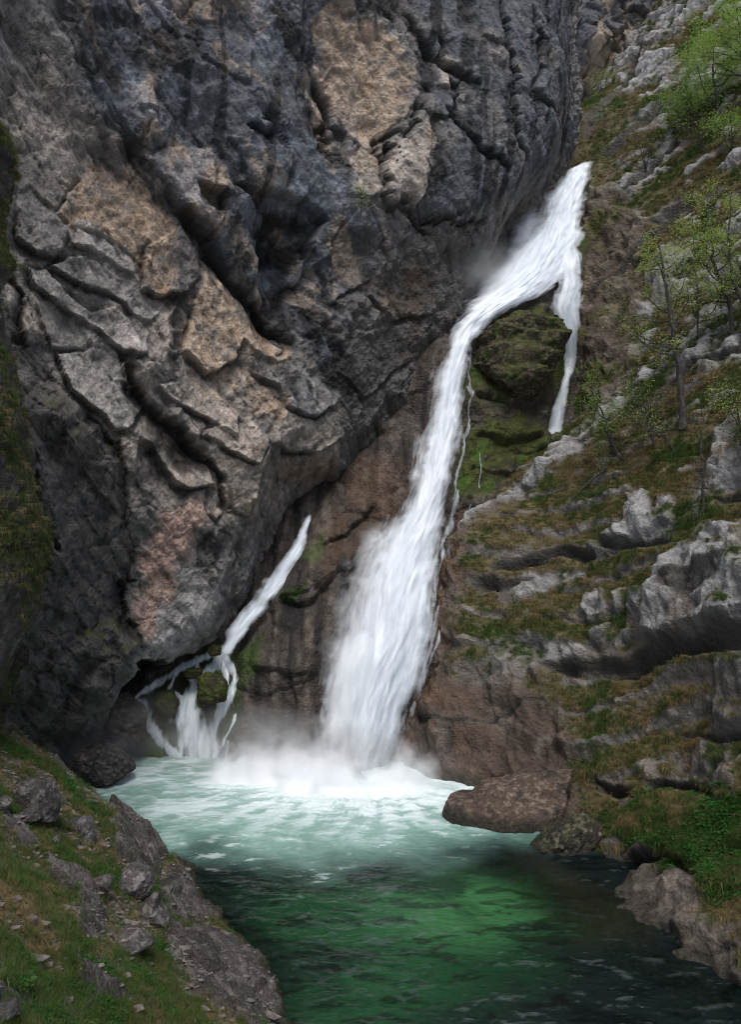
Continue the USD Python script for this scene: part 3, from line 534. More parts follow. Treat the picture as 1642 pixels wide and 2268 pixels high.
# ------------------------------------------------------------------ the leaning bedrock under the falls
fb_sheet = Sheet([(250, 1640, 46.5), (300, 1600, 46.3), (400, 1760, 45.6), (600, 1770, 45.2), (800, 1770, 45), (950, 1760, 45), (1100, 1760, 44.5), (100, 1760, 47),
    (330, 1520, 47), (420, 1500, 46.6), (480, 1450, 47), (450, 1600, 45.9), (450, 1680, 45.4), (380, 1640, 45.6), (520, 1530, 45.9), (500, 1640, 45.5),
    (520, 1400, 48), (600, 1300, 49.3), (650, 1200, 50.5), (690, 1140, 51.5), (740, 1080, 53), (575, 1300, 49.8),
    (600, 1650, 44.6), (560, 1550, 44.9), (580, 1450, 45.3), (610, 1340, 47.2), (660, 1320, 46.9), (700, 1200, 48.5), (740, 1400, 46.2), (680, 1500, 45), (690, 1620, 44.6), (800, 1200, 48.8), (760, 1100, 51),
    (740, 1500, 46), (830, 1500, 45.8), (830, 1350, 47), (900, 1250, 47.8), (950, 1100, 49), (980, 950, 50.2), (1010, 800, 51.6), (1030, 700, 53), (860, 1600, 45.2), (780, 1700, 45.2), (860, 1130, 49.6), (900, 1000, 51), (920, 900, 52.2), (960, 800, 53), (990, 720, 54.5),
    (950, 1500, 45), (920, 1600, 44.6), (980, 1400, 45.8), (1000, 1250, 47.2), (1020, 1130, 48.8),
    (1030, 1080, 49.5), (1150, 1060, 51.2), (1100, 950, 51.8), (1200, 900, 53.2), (1050, 850, 52), (1060, 770, 52.4), (1150, 760, 52.4), (1240, 740, 53.2), (1250, 700, 53.4), (1150, 700, 52.8), (1070, 720, 52.6), (1150, 850, 52.6), (1220, 850, 53.2), (1060, 900, 51.6), (1130, 880, 53.2), (1190, 885, 54),
    (1150, 680, 54), (1180, 650, 54.6), (1240, 620, 55.5), (1100, 640, 55.5), (1180, 560, 56.6), (1280, 600, 56.6), (1200, 450, 59), (1290, 450, 59.8), (1290, 380, 62.5), (1330, 360, 63), (1250, 400, 63), (1290, 320, 68), (1230, 380, 66), (1100, 520, 62), (1060, 600, 60),
    (1280, 700, 55.8), (1255, 800, 55.9), (1245, 900, 55.3), (1230, 980, 54.6), (1310, 800, 56.5),
    (200, 1400, 53), (300, 1100, 60), (600, 900, 61), (700, 600, 66), (1000, 400, 70), (1400, 1500, 52), (1400, 1000, 60), (1450, 600, 66), (1450, 300, 72), (1350, 1750, 48)],
    u=(1, 0, 0), n=(0, -0.937, 0.35), res=0.085, smooth=1.4)
fs = fb_sheet
fs.warp(0.4, 0.6, 13)
U, V = fs.U, fs.V
px0 = pix(fs.world())
right_of_fall = sstep(-20, 40, px0[..., 0] - (1000 + (1134 - px0[..., 1]) * 0.08))
lay = V * 1.25 + 0.35 * fb(U * .25, V * .25, 101, 3) + 0.10 * U          # near level beds on the mossy wall
saw = lay % 1.0; saw = np.where(saw < 0.75, saw / 0.75, (1 - saw) / 0.25) - 0.5
f1, _ = facets(U, V, 2.4, 21, 1.6, 0.1, 0.45); f2, _ = facets(U + .2 * vn(U, V, 3), V + .2 * vn(U, V, 4), 0.8, 22, 1.8, 0.1, 0.5)
wu_, wv_ = U + 0.2 * fb(U * 1.4, V * 1.4, 51, 4, .6), V + 0.2 * fb(U * 1.4, V * 1.4, 55, 4, .6)
fs.h += 0.34 * plates(wu_, wv_, 2.6, 4, 1.6, .5) + 0.06 * plates(wu_, wv_, 0.7, 5, 1.8, 1.3) + 0.05 * plates(wu_, wv_, 0.32, 6)
fs.h += 0.28 * f1 + 0.28 * f2 + 0.22 * saw * right_of_fall * sstep(-.5, .3, fb(U * .4, V * .4, 108, 3)) + 0.2 * fb(U * 1.1, V * .5, 105, 4) + 0.07 * ridge(U * 3, V * 1.2, 109, 3)
fracture(fs, .8, 21, 1.5, 1.3, .3)
fs.h += .14 * tri_noise(wu_, wv_, .6, 25, 1.6, 1.3) + .07 * tri_noise(wu_, wv_, .28, 26)
for pts, dp, w, up, wu, dn, wd in (([(1045, 880), (1120, 905), (1195, 900)], .7, 0.3, 0.3, .6, 0, 1), ([(1040, 960), (1120, 985), (1205, 970)], .6, 0.3, .3, .6, 0, 1),
        ([(545, 1475), (600, 1482), (640, 1500), (720, 1485)], 0.5, 0.25, 0.3, 0.9, 0, 1), ([(600, 1330), (650, 1345), (720, 1310), (780, 1250)], 0.6, 0.3, .35, 1.0, 0, 1), ([(700, 1210), (770, 1180), (830, 1110)], 0.6, 0.3, .35, 1.0, 0, 1), ([(640, 1480), (650, 1560), (630, 1640)], 0.4, .25, .2, .8, 0, 1), ([(560, 1330), (600, 1370), (610, 1420)], 0.9, .35, 0, 1, 0, 1), ([(1030, 1050), (1100, 1060), (1180, 1050)], 0.5, .25, .3, .5, 0, 1)):
    fs.crack(pts, dp, w, up, wu, dn, wd)
under = np.maximum(fs.area([(1240, 380), (1325, 350), (1300, 560), (1230, 640), (1130, 690), (1050, 790), (1030, 950), (1000, 1130), (975, 1300), (950, 1500), (890, 1760), (690, 1760), (700, 1500), (770, 1290), (880, 1120), (940, 860), (1010, 700), (1150, 540)], .5),
    np.maximum(fs.area([(690, 1130), (680, 1200), (590, 1360), (525, 1450), (530, 1600), (480, 1700), (380, 1700), (290, 1560), (400, 1450), (470, 1430), (560, 1290)], .3), fs.area([(1240, 600), (1305, 610), (1290, 760), (1275, 900), (1230, 990), (1205, 960), (1230, 840), (1215, 690)], .3)))
fs.h = fs.h * (1 - under) + (gaussian_filter(fs.h, 9) - .35) * under
W = fs.world(); nz = grid_normals(W, fs.n)[..., 2]
n_mid, n_fine, n_big = fb(U * 0.6, V * 0.6, 174, 4), fb(U * 2.5, V * 2.5, 178, 4, 0.6), fb(U * .15, V * .15, 170, 3)
streak = fb(U * 1.6, V * 0.2, 182, 4, 0.6)
col = np.ones(U.shape + (3,)) * (0.058, 0.048, 0.042)
col = mixc(col, (0.13, 0.11, 0.095), 0.65 * sstep(0.05, 0.5, streak + .4 * n_fine))
col = mixc(col, BLACK, 0.8 * sstep(0.12, 0.5, -streak + 0.3 * n_mid))
rust = fs.area([(780, 1000), (900, 1050), (880, 1160), (760, 1250), (720, 1300), (700, 1200)], 0.8) + fs.area([(960, 1400), (1050, 1150), (1020, 1100), (960, 1300), (900, 1600), (960, 1600)], .6) + .7 * fs.area([(480, 1650), (560, 1550), (600, 1650), (520, 1680)], .6)
col = mixc(col, (.11, .066, .042), 0.5 * np.clip(rust, 0, 1) * sstep(-.5, .3, n_mid))
mw = fs.area([(1040, 760), (1060, 690), (1260, 690), (1265, 880), (1210, 1000), (1150, 1090), (1010, 1120), (1010, 1000)], 0.4)
mr = fs.area([(1280, 480), (1330, 440), (1345, 900), (1290, 900), (1300, 650)], 0.6)
col = mixc(col, (0.05, 0.044, 0.03), mw * .8)
col = mixc(col, (0.24, 0.18, 0.13), 0.7 * mw * sstep(0.3, 0.55, n_fine + .4 * n_mid))
col = mixc(col, MOSS, np.clip(mw + mr, 0, 1) * 0.95 * sstep(-0.25, 0.25, n_mid + .4 * n_fine + .3 * (nz - .3)))
col = mixc(col, MOSSG, 0.8 * np.clip(mw + .6 * mr, 0, 1) * sstep(0.1, 0.5, fb(U * .9, V * .7, 188, 4)))
casc = fs.area([(300, 1560), (370, 1480), (480, 1420), (530, 1450), (530, 1600), (490, 1700), (330, 1700)], .5)
col = mixc(col, (0.03, 0.032, 0.014), .8 * casc); col = mixc(col, MOSSG, .8 * casc * sstep(.0, .4, n_mid))
col = mixc(col, MOSSG, .7 * fs.area([(520, 1440), (590, 1400), (580, 1460), (540, 1520)], .4) + .6 * fs.area([(590, 1330), (680, 1300), (640, 1340)], .3) + .6 * fs.area([(660, 1230), (720, 1180), (700, 1250)], .3))
col *= (1 + 0.3 * n_fine + .15 * n_mid)[..., None]
fs.emit('rock_ramp', ROCK, {'col': np.clip(col, .004, .6), 'wet': np.clip(0.55 + 0.2 * n_mid, 0, .85)}, kind='structure')

# ------------------------------------------------------------------ the grassy slope on the right, down to the pool
sl = Sheet([(900, 1700, 44.2), (1000, 1745, 42), (1080, 1780, 40.5), (1130, 1850, 37.5), (1200, 1930, 32.6), (1280, 1800, 36.8), (1180, 1925, 32.6), (1340, 1995, 29.2), (1480, 2125, 25.3), (1640, 2195, 23.6), (1000, 1800, 41.8), (1180, 1990, 32.4), (1340, 2080, 29.4), (1480, 2220, 25.6), (1640, 2300, 23.8),
    (1330, 1700, 37), (1330, 1800, 35), (1420, 1780, 33.2), (1640, 1780, 28.6), (1640, 1950, 26.3), (1500, 1850, 30.3), (1500, 1890, 29.3), (1500, 1960, 30.2), (1400, 1890, 31), (1400, 1950, 32), (1560, 2080, 25.3), (1400, 2010, 28.2), (1470, 1970, 29.9), (1440, 2040, 27.2),
    (950, 1600, 43.2), (1100, 1600, 41.5), (1250, 1600, 39.5), (1250, 1500, 40.6), (1000, 1500, 44), (1100, 1500, 42.5), (1400, 1600, 36.5), (1500, 1650, 34), (1640, 1650, 30), (1640, 1500, 31.6), (1450, 1480, 37),
    (1640, 1380, 31), (1450, 1410, 36), (1300, 1400, 40.5), (1150, 1400, 43), (1000, 1380, 45),
    (1000, 1250, 46.5), (1150, 1280, 44.5), (1300, 1280, 42), (1450, 1250, 38), (1640, 1200, 34),
    (1060, 1130, 48.6), (1200, 1100, 47.2), (1350, 1100, 44), (1500, 1080, 40), (1640, 1050, 37), (1010, 1120, 51.5), (1130, 1060, 53.5), (1170, 1010, 55), (1225, 950, 57.5), (970, 1300, 48.5), (930, 1500, 47.5), (880, 1650, 47),
    (1190, 1035, 50), (1245, 972, 51.2), (1400, 900, 48.5), (1500, 920, 45), (1640, 900, 41),
    (1310, 905, 52), (1400, 850, 50.5), (1310, 860, 55.2), (1310, 750, 55.2), (1310, 600, 56.6), (1400, 750, 53), (1330, 430, 60), (1340, 350, 63), (1262, 350, 65.5), (1270, 250, 68), (1400, 600, 55.5), (1500, 600, 52), (1640, 600, 48), (1400, 400, 59.5), (1500, 400, 56), (1640, 350, 53),
    (1300, 480, 60), (1295, 560, 58.5), (1400, 200, 67), (1500, 200, 63), (1640, 150, 59), (1642, 0, 64), (1500, 50, 69), (1420, 130, 72), (1350, 190, 73), (1600, -120, 69), (1800, 0, 59), (1850, 400, 46), (1850, 800, 36), (1850, 1300, 27), (1850, 1700, 25), (1850, 2100, 21), (1700, 2350, 21), (1500, -60, 75), (1440, 40, 78)],
    u=(0.453, -0.891, 0), n=(-0.68, -0.346, 0.64), res=0.085, smooth=1.0)
sl.warp(0.4, 0.6, 23)
U, V = sl.U, sl.V
px0 = pix(sl.world())
up_part = sstep(1050, 850, px0[..., 1])                    # upper hillside: beds rise to the right
wet_part = sl.area([(860, 1750), (880, 1560), (960, 1380), (1010, 1200), (1060, 1170), (1030, 1300), (1000, 1500), (1230, 1540), (1290, 1620), (1300, 1740), (1250, 1900), (1100, 1900)], .7)
flank = sl.area([(1285, 500), (1340, 400), (1420, 480), (1430, 640), (1400, 860), (1330, 900), (1270, 930), (1290, 650)], .6)
tilt = 0.5
sa, sb = U * math.cos(tilt) + V * math.sin(tilt), -U * math.sin(tilt) + V * math.cos(tilt)
f1, _ = facets(U + .4 * vn(U * .5, V * .5, 3), V + .4 * vn(U * .5, V * .5, 4), 3.2, 31, 1.7, -0.5, 0.45)
f2, _ = facets(U + .3 * vn(U, V, 5), V + .3 * vn(U, V, 6), 1.1, 32, 1.8, -0.4, 0.5)
f3, _ = facets(U, V, 0.45, 33, 1.5, -0.4, 0.5)
wu_, wv_ = U + 0.25 * fb(U * 1.3, V * 1.3, 151, 4, .6), V + 0.25 * fb(U * 1.3, V * 1.3, 155, 4, .6)
ocr = np.zeros(U.shape)                                     # bare pale outcrops
for poly in ([(1400, 1100), (1440, 1095), (1450, 1140), (1460, 1100), (1495, 1105), (1488, 1175), (1440, 1200), (1330, 1225), (1310, 1205), (1390, 1165)],
             [(1490, 1230), (1560, 1165), (1660, 1140), (1660, 1365), (1540, 1400), (1440, 1430), (1450, 1330), (1455, 1275)], [(1285, 1325), (1340, 1295), (1338, 1360), (1290, 1368)], [(1355, 1310), (1375, 1300), (1370, 1345), (1360, 1345)], [(1395, 1320), (1430, 1310), (1425, 1350), (1395, 1345)],
             [(1190, 1040), (1245, 965), (1310, 915), (1420, 870), (1390, 915), (1320, 950), (1290, 1000), (1190, 1070), (1110, 1120), (1050, 1170), (1010, 1240), (1000, 1200), (1050, 1130)], [(1310, 1390), (1350, 1380), (1340, 1410), (1315, 1410)], [(1370, 1385), (1400, 1385), (1395, 1410), (1370, 1405)],
             [(1530, 1100), (1560, 1030), (1580, 1060), (1545, 1140)], [(1570, 1030), (1660, 980), (1660, 1070), (1590, 1080)], [(1580, 960), (1650, 920), (1650, 980), (1590, 1010)], [(1400, 1495), (1660, 1440), (1660, 1540), (1560, 1560), (1480, 1530)], [(1480, 1590), (1540, 1540), (1660, 1560), (1660, 1610), (1560, 1620)], [(1370, 1580), (1400, 1570), (1405, 1630), (1380, 1640)],
             [(1250, 1260), (1300, 1255), (1290, 1285), (1240, 1290)], [(1090, 1300), (1180, 1260), (1250, 1265), (1230, 1300), (1120, 1330)], [(1100, 1410), (1160, 1390), (1300, 1440), (1280, 1500), (1150, 1540), (1010, 1560), (1010, 1500)], [(1440, 1690), (1520, 1650), (1620, 1640), (1640, 1740), (1460, 1730), (1390, 1720)]):
    ocr = np.maximum(ocr, sl.area(poly, 0.35))
wr = fb(sa * 0.22, sb * 0.9, 160, 4, 0.65)
hill_rock = up_part * sstep(0.06, 0.2, wr * .8 + 0.55 * fb(sa * .7, sb * 1.3, 164, 4, .65)) * (1 - .7 * sl.area([(1255, 230), (1400, 180), (1420, 330), (1330, 400), (1255, 400)], 1.5))
for poly in ([(1350, 110), (1420, 60), (1500, 0), (1560, -40), (1600, -20), (1480, 90), (1390, 130)], [(1360, 180), (1430, 140), (1470, 150), (1480, 170), (1420, 190)], [(1430, 130), (1500, 115), (1510, 145), (1400, 200), (1350, 215)],
             [(1330, 440), (1400, 380), (1480, 310), (1500, 320), (1420, 420), (1380, 480), (1340, 500)], [(1480, 840), (1560, 750), (1660, 720), (1660, 800), (1560, 830)], [(1440, 600), (1480, 540), (1540, 560), (1500, 640), (1450, 680)], [(1550, 590), (1660, 560), (1660, 640), (1560, 660)], [(1520, 700), (1600, 660), (1640, 700), (1540, 740)]):
    hill_rock = np.maximum(hill_rock, sl.area(poly, .5) * sstep(-.8, 0, wr + .3))
ocr = ocr * (1 - sstep(1420, 1470, px0[..., 1]) * sstep(-.1, .25, fb(U * .8, V * .5, 171, 4)))
rocky = np.clip(np.maximum(ocr, hill_rock), 0, 1)
rocky = np.clip(rocky + flank + wet_part, 0, 1)
sl.h += (0.25 + 0.75 * rocky) * (0.26 * f1 + 0.25 * f2) + rocky * (0.17 * plates(wu_, wv_, 1.6, 11, 1.8, -.4) + 0.12 * plates(wu_, wv_, .6, 12, 1.8, -.4))
sl.h += 0.15 * hill_rock + 0.35 * fb(U * .35, V * .35, 166, 4) + 0.12 * fb(U * 2, V * 2, 167, 3) + rocky * 0.08 * ridge(U * 2.4, V * 2.4, 168, 3)
bedw = sb * 1.0 + .5 * fb(U * .3, V * .3, 169, 3)
saw = bedw % 1.0; saw = np.where(saw < 0.75, saw / 0.75, (1 - saw) / 0.25) - 0.5
sl.h += 0.16 * saw * np.clip(hill_rock + flank, 0, 1)
qa = sl.uv([(1030, 1266), (1480, 1190)]); ta = math.atan2(qa[1, 1] - qa[0, 1], qa[1, 0] - qa[0, 0])
ly = (-U * math.sin(ta) + V * math.cos(ta)) * .62 + .55 * fb(U * .16, V * .16, 181, 3) + .10 * fb(U * .9, V * .9, 185, 3)
sw = ly % 1.0; riser = sstep(.0, .05, sw) * sstep(.30, .22, sw) * (1 - up_part) * sstep(-.25, .15, fb(U * .35 + 7, V * .35, 187, 3))
sl.h += (1 - up_part) * .42 * (np.where(sw < .24, sw / .24, (1 - sw) / .76) - .5) * sstep(-.4, .2, fb(U * .3, V * .3, 189, 3))
rocky = np.clip(np.maximum(rocky, riser * .95), 0, 1)
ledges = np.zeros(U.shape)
sl.h += riser * (.14 * plates(wu_, wv_, .5, 18, 1.8, -.2) + .16 * tri_noise(wu_, wv_, .4, 49, 1.6, -.2))
sl.h += ocr * (.20 * plates(wu_, wv_, .55, 17, 1.6, -.3) + .16 * tri_noise(wu_, wv_, .42, 48, 1.3, .9))
fracture(sl, .6, 31, 1.7, -.45, .15, np.clip(.35 + rocky, 0, 1))
sl.WU = sl.WU + .07 * plates(wu_, wv_, .8, 15, 1.5, -.4); sl.WV = sl.WV - .07 * plates(wu_, wv_, .8, 16, 1.5, -.4)
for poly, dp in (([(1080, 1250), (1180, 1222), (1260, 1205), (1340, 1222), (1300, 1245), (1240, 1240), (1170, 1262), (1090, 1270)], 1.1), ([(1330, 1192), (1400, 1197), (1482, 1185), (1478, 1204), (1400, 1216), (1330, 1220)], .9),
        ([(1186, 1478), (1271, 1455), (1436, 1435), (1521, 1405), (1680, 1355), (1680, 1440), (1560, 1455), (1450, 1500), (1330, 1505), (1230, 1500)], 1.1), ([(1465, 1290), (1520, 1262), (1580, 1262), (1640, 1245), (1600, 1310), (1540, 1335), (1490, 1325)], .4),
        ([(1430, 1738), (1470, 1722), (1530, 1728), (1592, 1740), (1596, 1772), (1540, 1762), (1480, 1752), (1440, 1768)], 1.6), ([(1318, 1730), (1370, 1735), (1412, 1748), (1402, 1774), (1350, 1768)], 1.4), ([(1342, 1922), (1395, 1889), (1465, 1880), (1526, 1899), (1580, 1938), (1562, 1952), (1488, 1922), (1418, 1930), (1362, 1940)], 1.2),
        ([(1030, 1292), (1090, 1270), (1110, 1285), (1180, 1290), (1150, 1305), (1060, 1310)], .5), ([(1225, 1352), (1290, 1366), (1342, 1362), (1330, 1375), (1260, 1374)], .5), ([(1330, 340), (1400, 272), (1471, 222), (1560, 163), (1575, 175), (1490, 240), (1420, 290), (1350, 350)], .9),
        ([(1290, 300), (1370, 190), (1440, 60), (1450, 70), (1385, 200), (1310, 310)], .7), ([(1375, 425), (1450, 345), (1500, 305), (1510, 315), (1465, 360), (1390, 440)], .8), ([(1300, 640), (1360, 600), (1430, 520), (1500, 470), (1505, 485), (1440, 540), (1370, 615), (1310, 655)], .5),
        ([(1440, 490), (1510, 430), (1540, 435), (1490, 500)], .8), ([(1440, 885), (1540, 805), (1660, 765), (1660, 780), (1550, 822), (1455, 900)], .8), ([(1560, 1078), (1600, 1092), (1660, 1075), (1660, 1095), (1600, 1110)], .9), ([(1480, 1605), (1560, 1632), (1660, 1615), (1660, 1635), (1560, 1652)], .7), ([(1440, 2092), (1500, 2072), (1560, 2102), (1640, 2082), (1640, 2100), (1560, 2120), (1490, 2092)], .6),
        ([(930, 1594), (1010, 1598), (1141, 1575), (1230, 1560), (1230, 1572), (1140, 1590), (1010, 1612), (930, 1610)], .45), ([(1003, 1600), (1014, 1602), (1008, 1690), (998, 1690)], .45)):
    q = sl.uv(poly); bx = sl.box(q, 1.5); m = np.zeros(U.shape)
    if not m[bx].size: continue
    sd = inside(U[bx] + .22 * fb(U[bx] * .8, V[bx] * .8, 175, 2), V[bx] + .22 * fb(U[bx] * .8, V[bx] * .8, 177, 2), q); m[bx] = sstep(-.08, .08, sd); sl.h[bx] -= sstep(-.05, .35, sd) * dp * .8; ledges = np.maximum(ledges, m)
for poly, dp in (([(1400, 1098), (1440, 1095), (1450, 1140), (1460, 1100), (1492, 1105), (1486, 1160), (1430, 1190), (1330, 1222), (1310, 1205), (1390, 1170)], .4), ([(1490, 1230), (1560, 1165), (1660, 1140), (1660, 1355), (1540, 1400), (1440, 1430), (1450, 1330), (1455, 1275)], .6), ([(1288, 1325), (1340, 1300), (1338, 1358), (1292, 1365)], .35),
        ([(1355, 1310), (1375, 1300), (1370, 1345), (1360, 1345)], .3), ([(1395, 1320), (1430, 1310), (1425, 1350), (1395, 1345)], .3), ([(1310, 1390), (1350, 1380), (1340, 1410), (1315, 1410)], .3), ([(1370, 1385), (1400, 1385), (1395, 1410), (1370, 1405)], .3)):
    q = sl.uv(poly); bx = sl.box(q, 1.5)
    if sl.h[bx].size: sl.h[bx] += dp * sstep(-.07, .07, inside(sl.WU[bx], sl.WV[bx], q))
sl.h += (.25 + .75 * rocky) * (.26 * tri_noise(wu_, wv_, .7, 35, 1.7, -.45) + .18 * tri_noise(wu_, wv_, .33, 36, 1.8, -.45) + .05 * tri_noise(U, V, .18, 37))
lowr = sl.area([(1330, 1880), (1480, 1895), (1580, 1960), (1660, 2080), (1660, 2300), (1300, 2100), (1160, 1920), (1250, 1800), (1340, 1830)], .5)
sl.h += lowr * (.16 * tri_noise(wu_, wv_, .5, 45, 1.4, .3) + .08 * tri_noise(U, V, .22, 46) + .08 * ridge(U * 1.6, V * 1.6, 47, 3))
W = sl.world(); N = grid_normals(W, sl.n); nz = N[..., 2]
nzs = grid_normals(np.stack([gaussian_filter(W[..., k], 3) for k in range(3)], -1), sl.n)[..., 2]
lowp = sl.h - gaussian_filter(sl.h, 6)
n_mid, n_fine, n_big = fb(U * 0.6, V * 0.6, 274, 4), fb(U * 2.5, V * 2.5, 278, 4, 0.6), fb(U * .15, V * .15, 270, 3)
herb_bank = sl.area([(1400, 1790), (1450, 1745), (1660, 1760), (1660, 1990), (1580, 1990), (1560, 1930), (1470, 1890), (1400, 1860)], .5)
low_rock = sl.area([(1330, 1880), (1480, 1895), (1580, 1960), (1540, 2010), (1600, 2060), (1660, 2080), (1660, 2300), (1300, 2100), (1160, 1920), (1250, 1800), (1340, 1830)], .5)
grass = (1 - rocky) * (1 - low_rock) * sstep(0.08, 0.35, nzs + .12 * n_mid) * sstep(-.55, -.15, n_mid + .5 * n_fine + .25)
grass = np.maximum(grass * (1 - .85 * sstep(.25, .6, ledges)), herb_bank)
grass = np.maximum(grass, .75 * hill_rock * sstep(0.0, .3, -lowp * 2 + .5 * n_mid + .3 * n_fine) * (nz > .2))
grass = np.maximum(grass, 0.9 * ocr * sstep(.1, .35, n_mid + .2 * n_fine) * sstep(.3, .6, nzs) * .7)
col = np.ones(U.shape + (3,)) * (0.135, 0.115, 0.10)
col = mixc(col, (.17, .155, .142), .7 * riser)
col = mixc(col, (0.25, 0.245, 0.245), np.clip(0.9 * ocr * sstep(1560, 1350, px0[..., 1]) + .85 * hill_rock, 0, 1) * sstep(-.5, .15, n_mid + .5 * n_fine + .3))
col = mixc(col, (0.06, 0.06, 0.062), .6 * rocky * sstep(.1, .5, n_mid + .3 * n_big))
col = mixc(col, (0.078, 0.056, 0.044), .92 * wet_part); col = mixc(col, RUST, .6 * wet_part * sstep(1150, 900, px0[..., 0]) * sstep(-.4, .3, n_mid))
col = mixc(col, (0.15, 0.128, 0.112), .5 * wet_part * sstep(0.05, .5, fb(U * 1.4, V * .4, 280, 4, .6)))
col = mixc(col, (0.085, 0.066, 0.05), .9 * flank); col = mixc(col, (0.19, 0.15, 0.12), .7 * flank * sstep(.2, .5, n_fine + .3 * n_mid)); 
mossy = sl.area([(1280, 480), (1340, 400), (1350, 560), (1335, 720), (1340, 900), (1270, 940), (1290, 700)], .5)
col = mixc(col, MOSS, .9 * np.clip(mossy + .5 * flank, 0, 1) * sstep(-.15, .3, n_mid + .3 * n_fine))
gully = sl.area([(1230, 1900), (1290, 1690), (1370, 1720), (1400, 1790), (1340, 1830), (1280, 1960), (1230, 1960)], .5)
col = mixc(col, (0.035, 0.03, 0.022), .7 * gully); col = mixc(col, MOSS, .8 * gully * sstep(-.1, .3, n_mid))
col = mixc(col, (0.17, 0.14, 0.118), .6 * low_rock * sstep(-.2, .4, n_fine))
col = mixc(col, (.05, .046, .043), .8 * ledges)  # shade of the hollows under the ledges, painted into the rock colour
ground = np.ones(U.shape + (3,)) * (0.09, 0.08, 0.038); ground = mixc(ground, (0.055, 0.065, 0.02), sstep(-.1, .4, n_mid)); ground = mixc(ground, (0.135, 0.11, 0.062), .6 * sstep(.1, .5, n_fine + n_big))
col = col + (ground - col) * np.clip(grass * 1.1, 0, 1)[..., None]
waterline = sstep(0.9, 0.1, W[..., 2])
col = mixc(col, (0.03, 0.026, 0.02), .8 * waterline)
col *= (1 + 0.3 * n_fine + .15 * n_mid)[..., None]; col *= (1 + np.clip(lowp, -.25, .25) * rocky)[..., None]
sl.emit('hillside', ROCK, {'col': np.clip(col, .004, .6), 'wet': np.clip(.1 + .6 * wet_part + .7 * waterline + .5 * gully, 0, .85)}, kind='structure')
sl.grass, sl.nz, sl.herb, sl.upp, sl.nmid = grass, nzs, herb_bank, up_part, n_mid

# ------------------------------------------------------------------ the farther cliff above the lip of the falls
fc = Sheet([(1200, 0, 78), (1300, 0, 76), (1400, 0, 77), (1500, 0, 80), (1300, 150, 77), (1380, 150, 76), (1250, 250, 79), (1400, 300, 80), (1200, 350, 80), (1200, -160, 78), (1560, -160, 79), (1560, 200, 84), (1320, 90, 75), (1260, 120, 77), (1345, 60, 78), (1450, 100, 79)],
    u=(1, 0.15, 0), n=(0.1, -1, 0.0), res=0.11, smooth=1.0)
fc.warp(.5, .5, 33); U, V = fc.U, fc.V
f1, _ = facets(U, V, 3.0, 41, 1.6, -1.0, .6); f2, _ = facets(U, V, 1.2, 42, 1.6, -1.0, .6)
wu_, wv_ = U + 0.3 * fb(U, V, 351, 4, .6), V + 0.3 * fb(U, V, 355, 4, .6)
fc.h += .7 * f1 + .5 * f2 + .5 * plates(wu_, wv_, 2.2, 21, 1.7, -1.0) + .2 * plates(wu_, wv_, .8, 22, 1.7, -1.0) + .25 * fb(U, V, 361, 4)
n_mid, n_fine = fb(U * .4, V * .4, 374, 4), fb(U * 1.8, V * 1.8, 378, 4, .6)
col = np.ones(U.shape + (3,)) * (.12, .118, .12); col = mixc(col, (.26, .21, .165), sstep(-.1, .3, n_mid + .3 * n_fine)); col = mixc(col, BLUE, .8 * sstep(.1, .4, fb(U * .7, V * .25, 380, 4))); col = mixc(col, BLACK, .8 * sstep(.3, .5, fb(U * .9, V * .3, 386, 4)))
col *= (1 + .3 * n_fine)[..., None]
fc.emit('cliff', ROCK, {'col': np.clip(col, .004, .6), 'wet': np.zeros(U.shape) + .1}, kind='structure')

# ------------------------------------------------------------------ the near wall at the left edge
ex = []
for Y in (18, 22): ex += [(-11.9, Y, 6), (-11.6, Y, 13), (-12.0, Y, 20), (-12.6, Y, 26)]
for Z, X in ((4.5, -13.8), (7, -12.9), (9.6, -11.5), (11.5, -11.0), (13.5, -10.75), (15.5, -11.3), (18.0, -11.75), (25, -12.1), (27, -12.2)): ex += [(X, 26, Z), (X - .5, 27.5, Z), (X - 3.5, 29.5, Z), (X - 6, 31.0, Z)]
def wall_sheet(ex, u, n, res, smooth):
    s = Sheet.__new__(Sheet); s.n = unit(n); s.u = unit(u); s.v = np.cross(s.n, s.u); C = np.array(ex, float); s.O = C.mean(0); L = s.local(C)
    s.lo, s.hi, s.res = L[:, :2].min(0), L[:, :2].max(0), res
    nu, nv = int((s.hi[0] - s.lo[0]) / res) + 1, int((s.hi[1] - s.lo[1]) / res) + 1
    gu, gv = np.meshgrid(np.linspace(s.lo[0], s.hi[0], 150), np.linspace(s.lo[1], s.hi[1], 150))
    h = gaussian_filter(RBFInterpolator(L[:, :2], L[:, 2], kernel='linear', smoothing=.02)(np.stack([gu.ravel(), gv.ravel()], -1)).reshape(gu.shape), smooth)
    s.U, s.V = np.meshgrid(np.linspace(s.lo[0], s.hi[0], nu), np.linspace(s.lo[1], s.hi[1], nv))
    s.h = map_coordinates(h, [(s.V - s.lo[1]) / (s.hi[1] - s.lo[1]) * 149, (s.U - s.lo[0]) / (s.hi[0] - s.lo[0]) * 149], order=3)
    s.index(); return s
nw = wall_sheet(ex, (0, 1, 0), (1, 0, 0), .07, 1.0)
nw.warp(.3, .6, 43); U, V = nw.U, nw.V
f1, _ = facets(U, V, 1.8, 51, 1.4, .6, .5); f2, _ = facets(U, V, .6, 52, 1.4, .6, .5)
nw.h += .25 * f1 + .3 * f2 + .25 * fb(U * .7, V * .7, 461, 4) + .06 * ridge(U * 3, V * 3, 465, 3)
n_mid, n_fine = fb(U * .7, V * .7, 474, 4), fb(U * 3, V * 3, 478, 4, .6)
W = nw.world(); nz = grid_normals(W, nw.n)[..., 2]
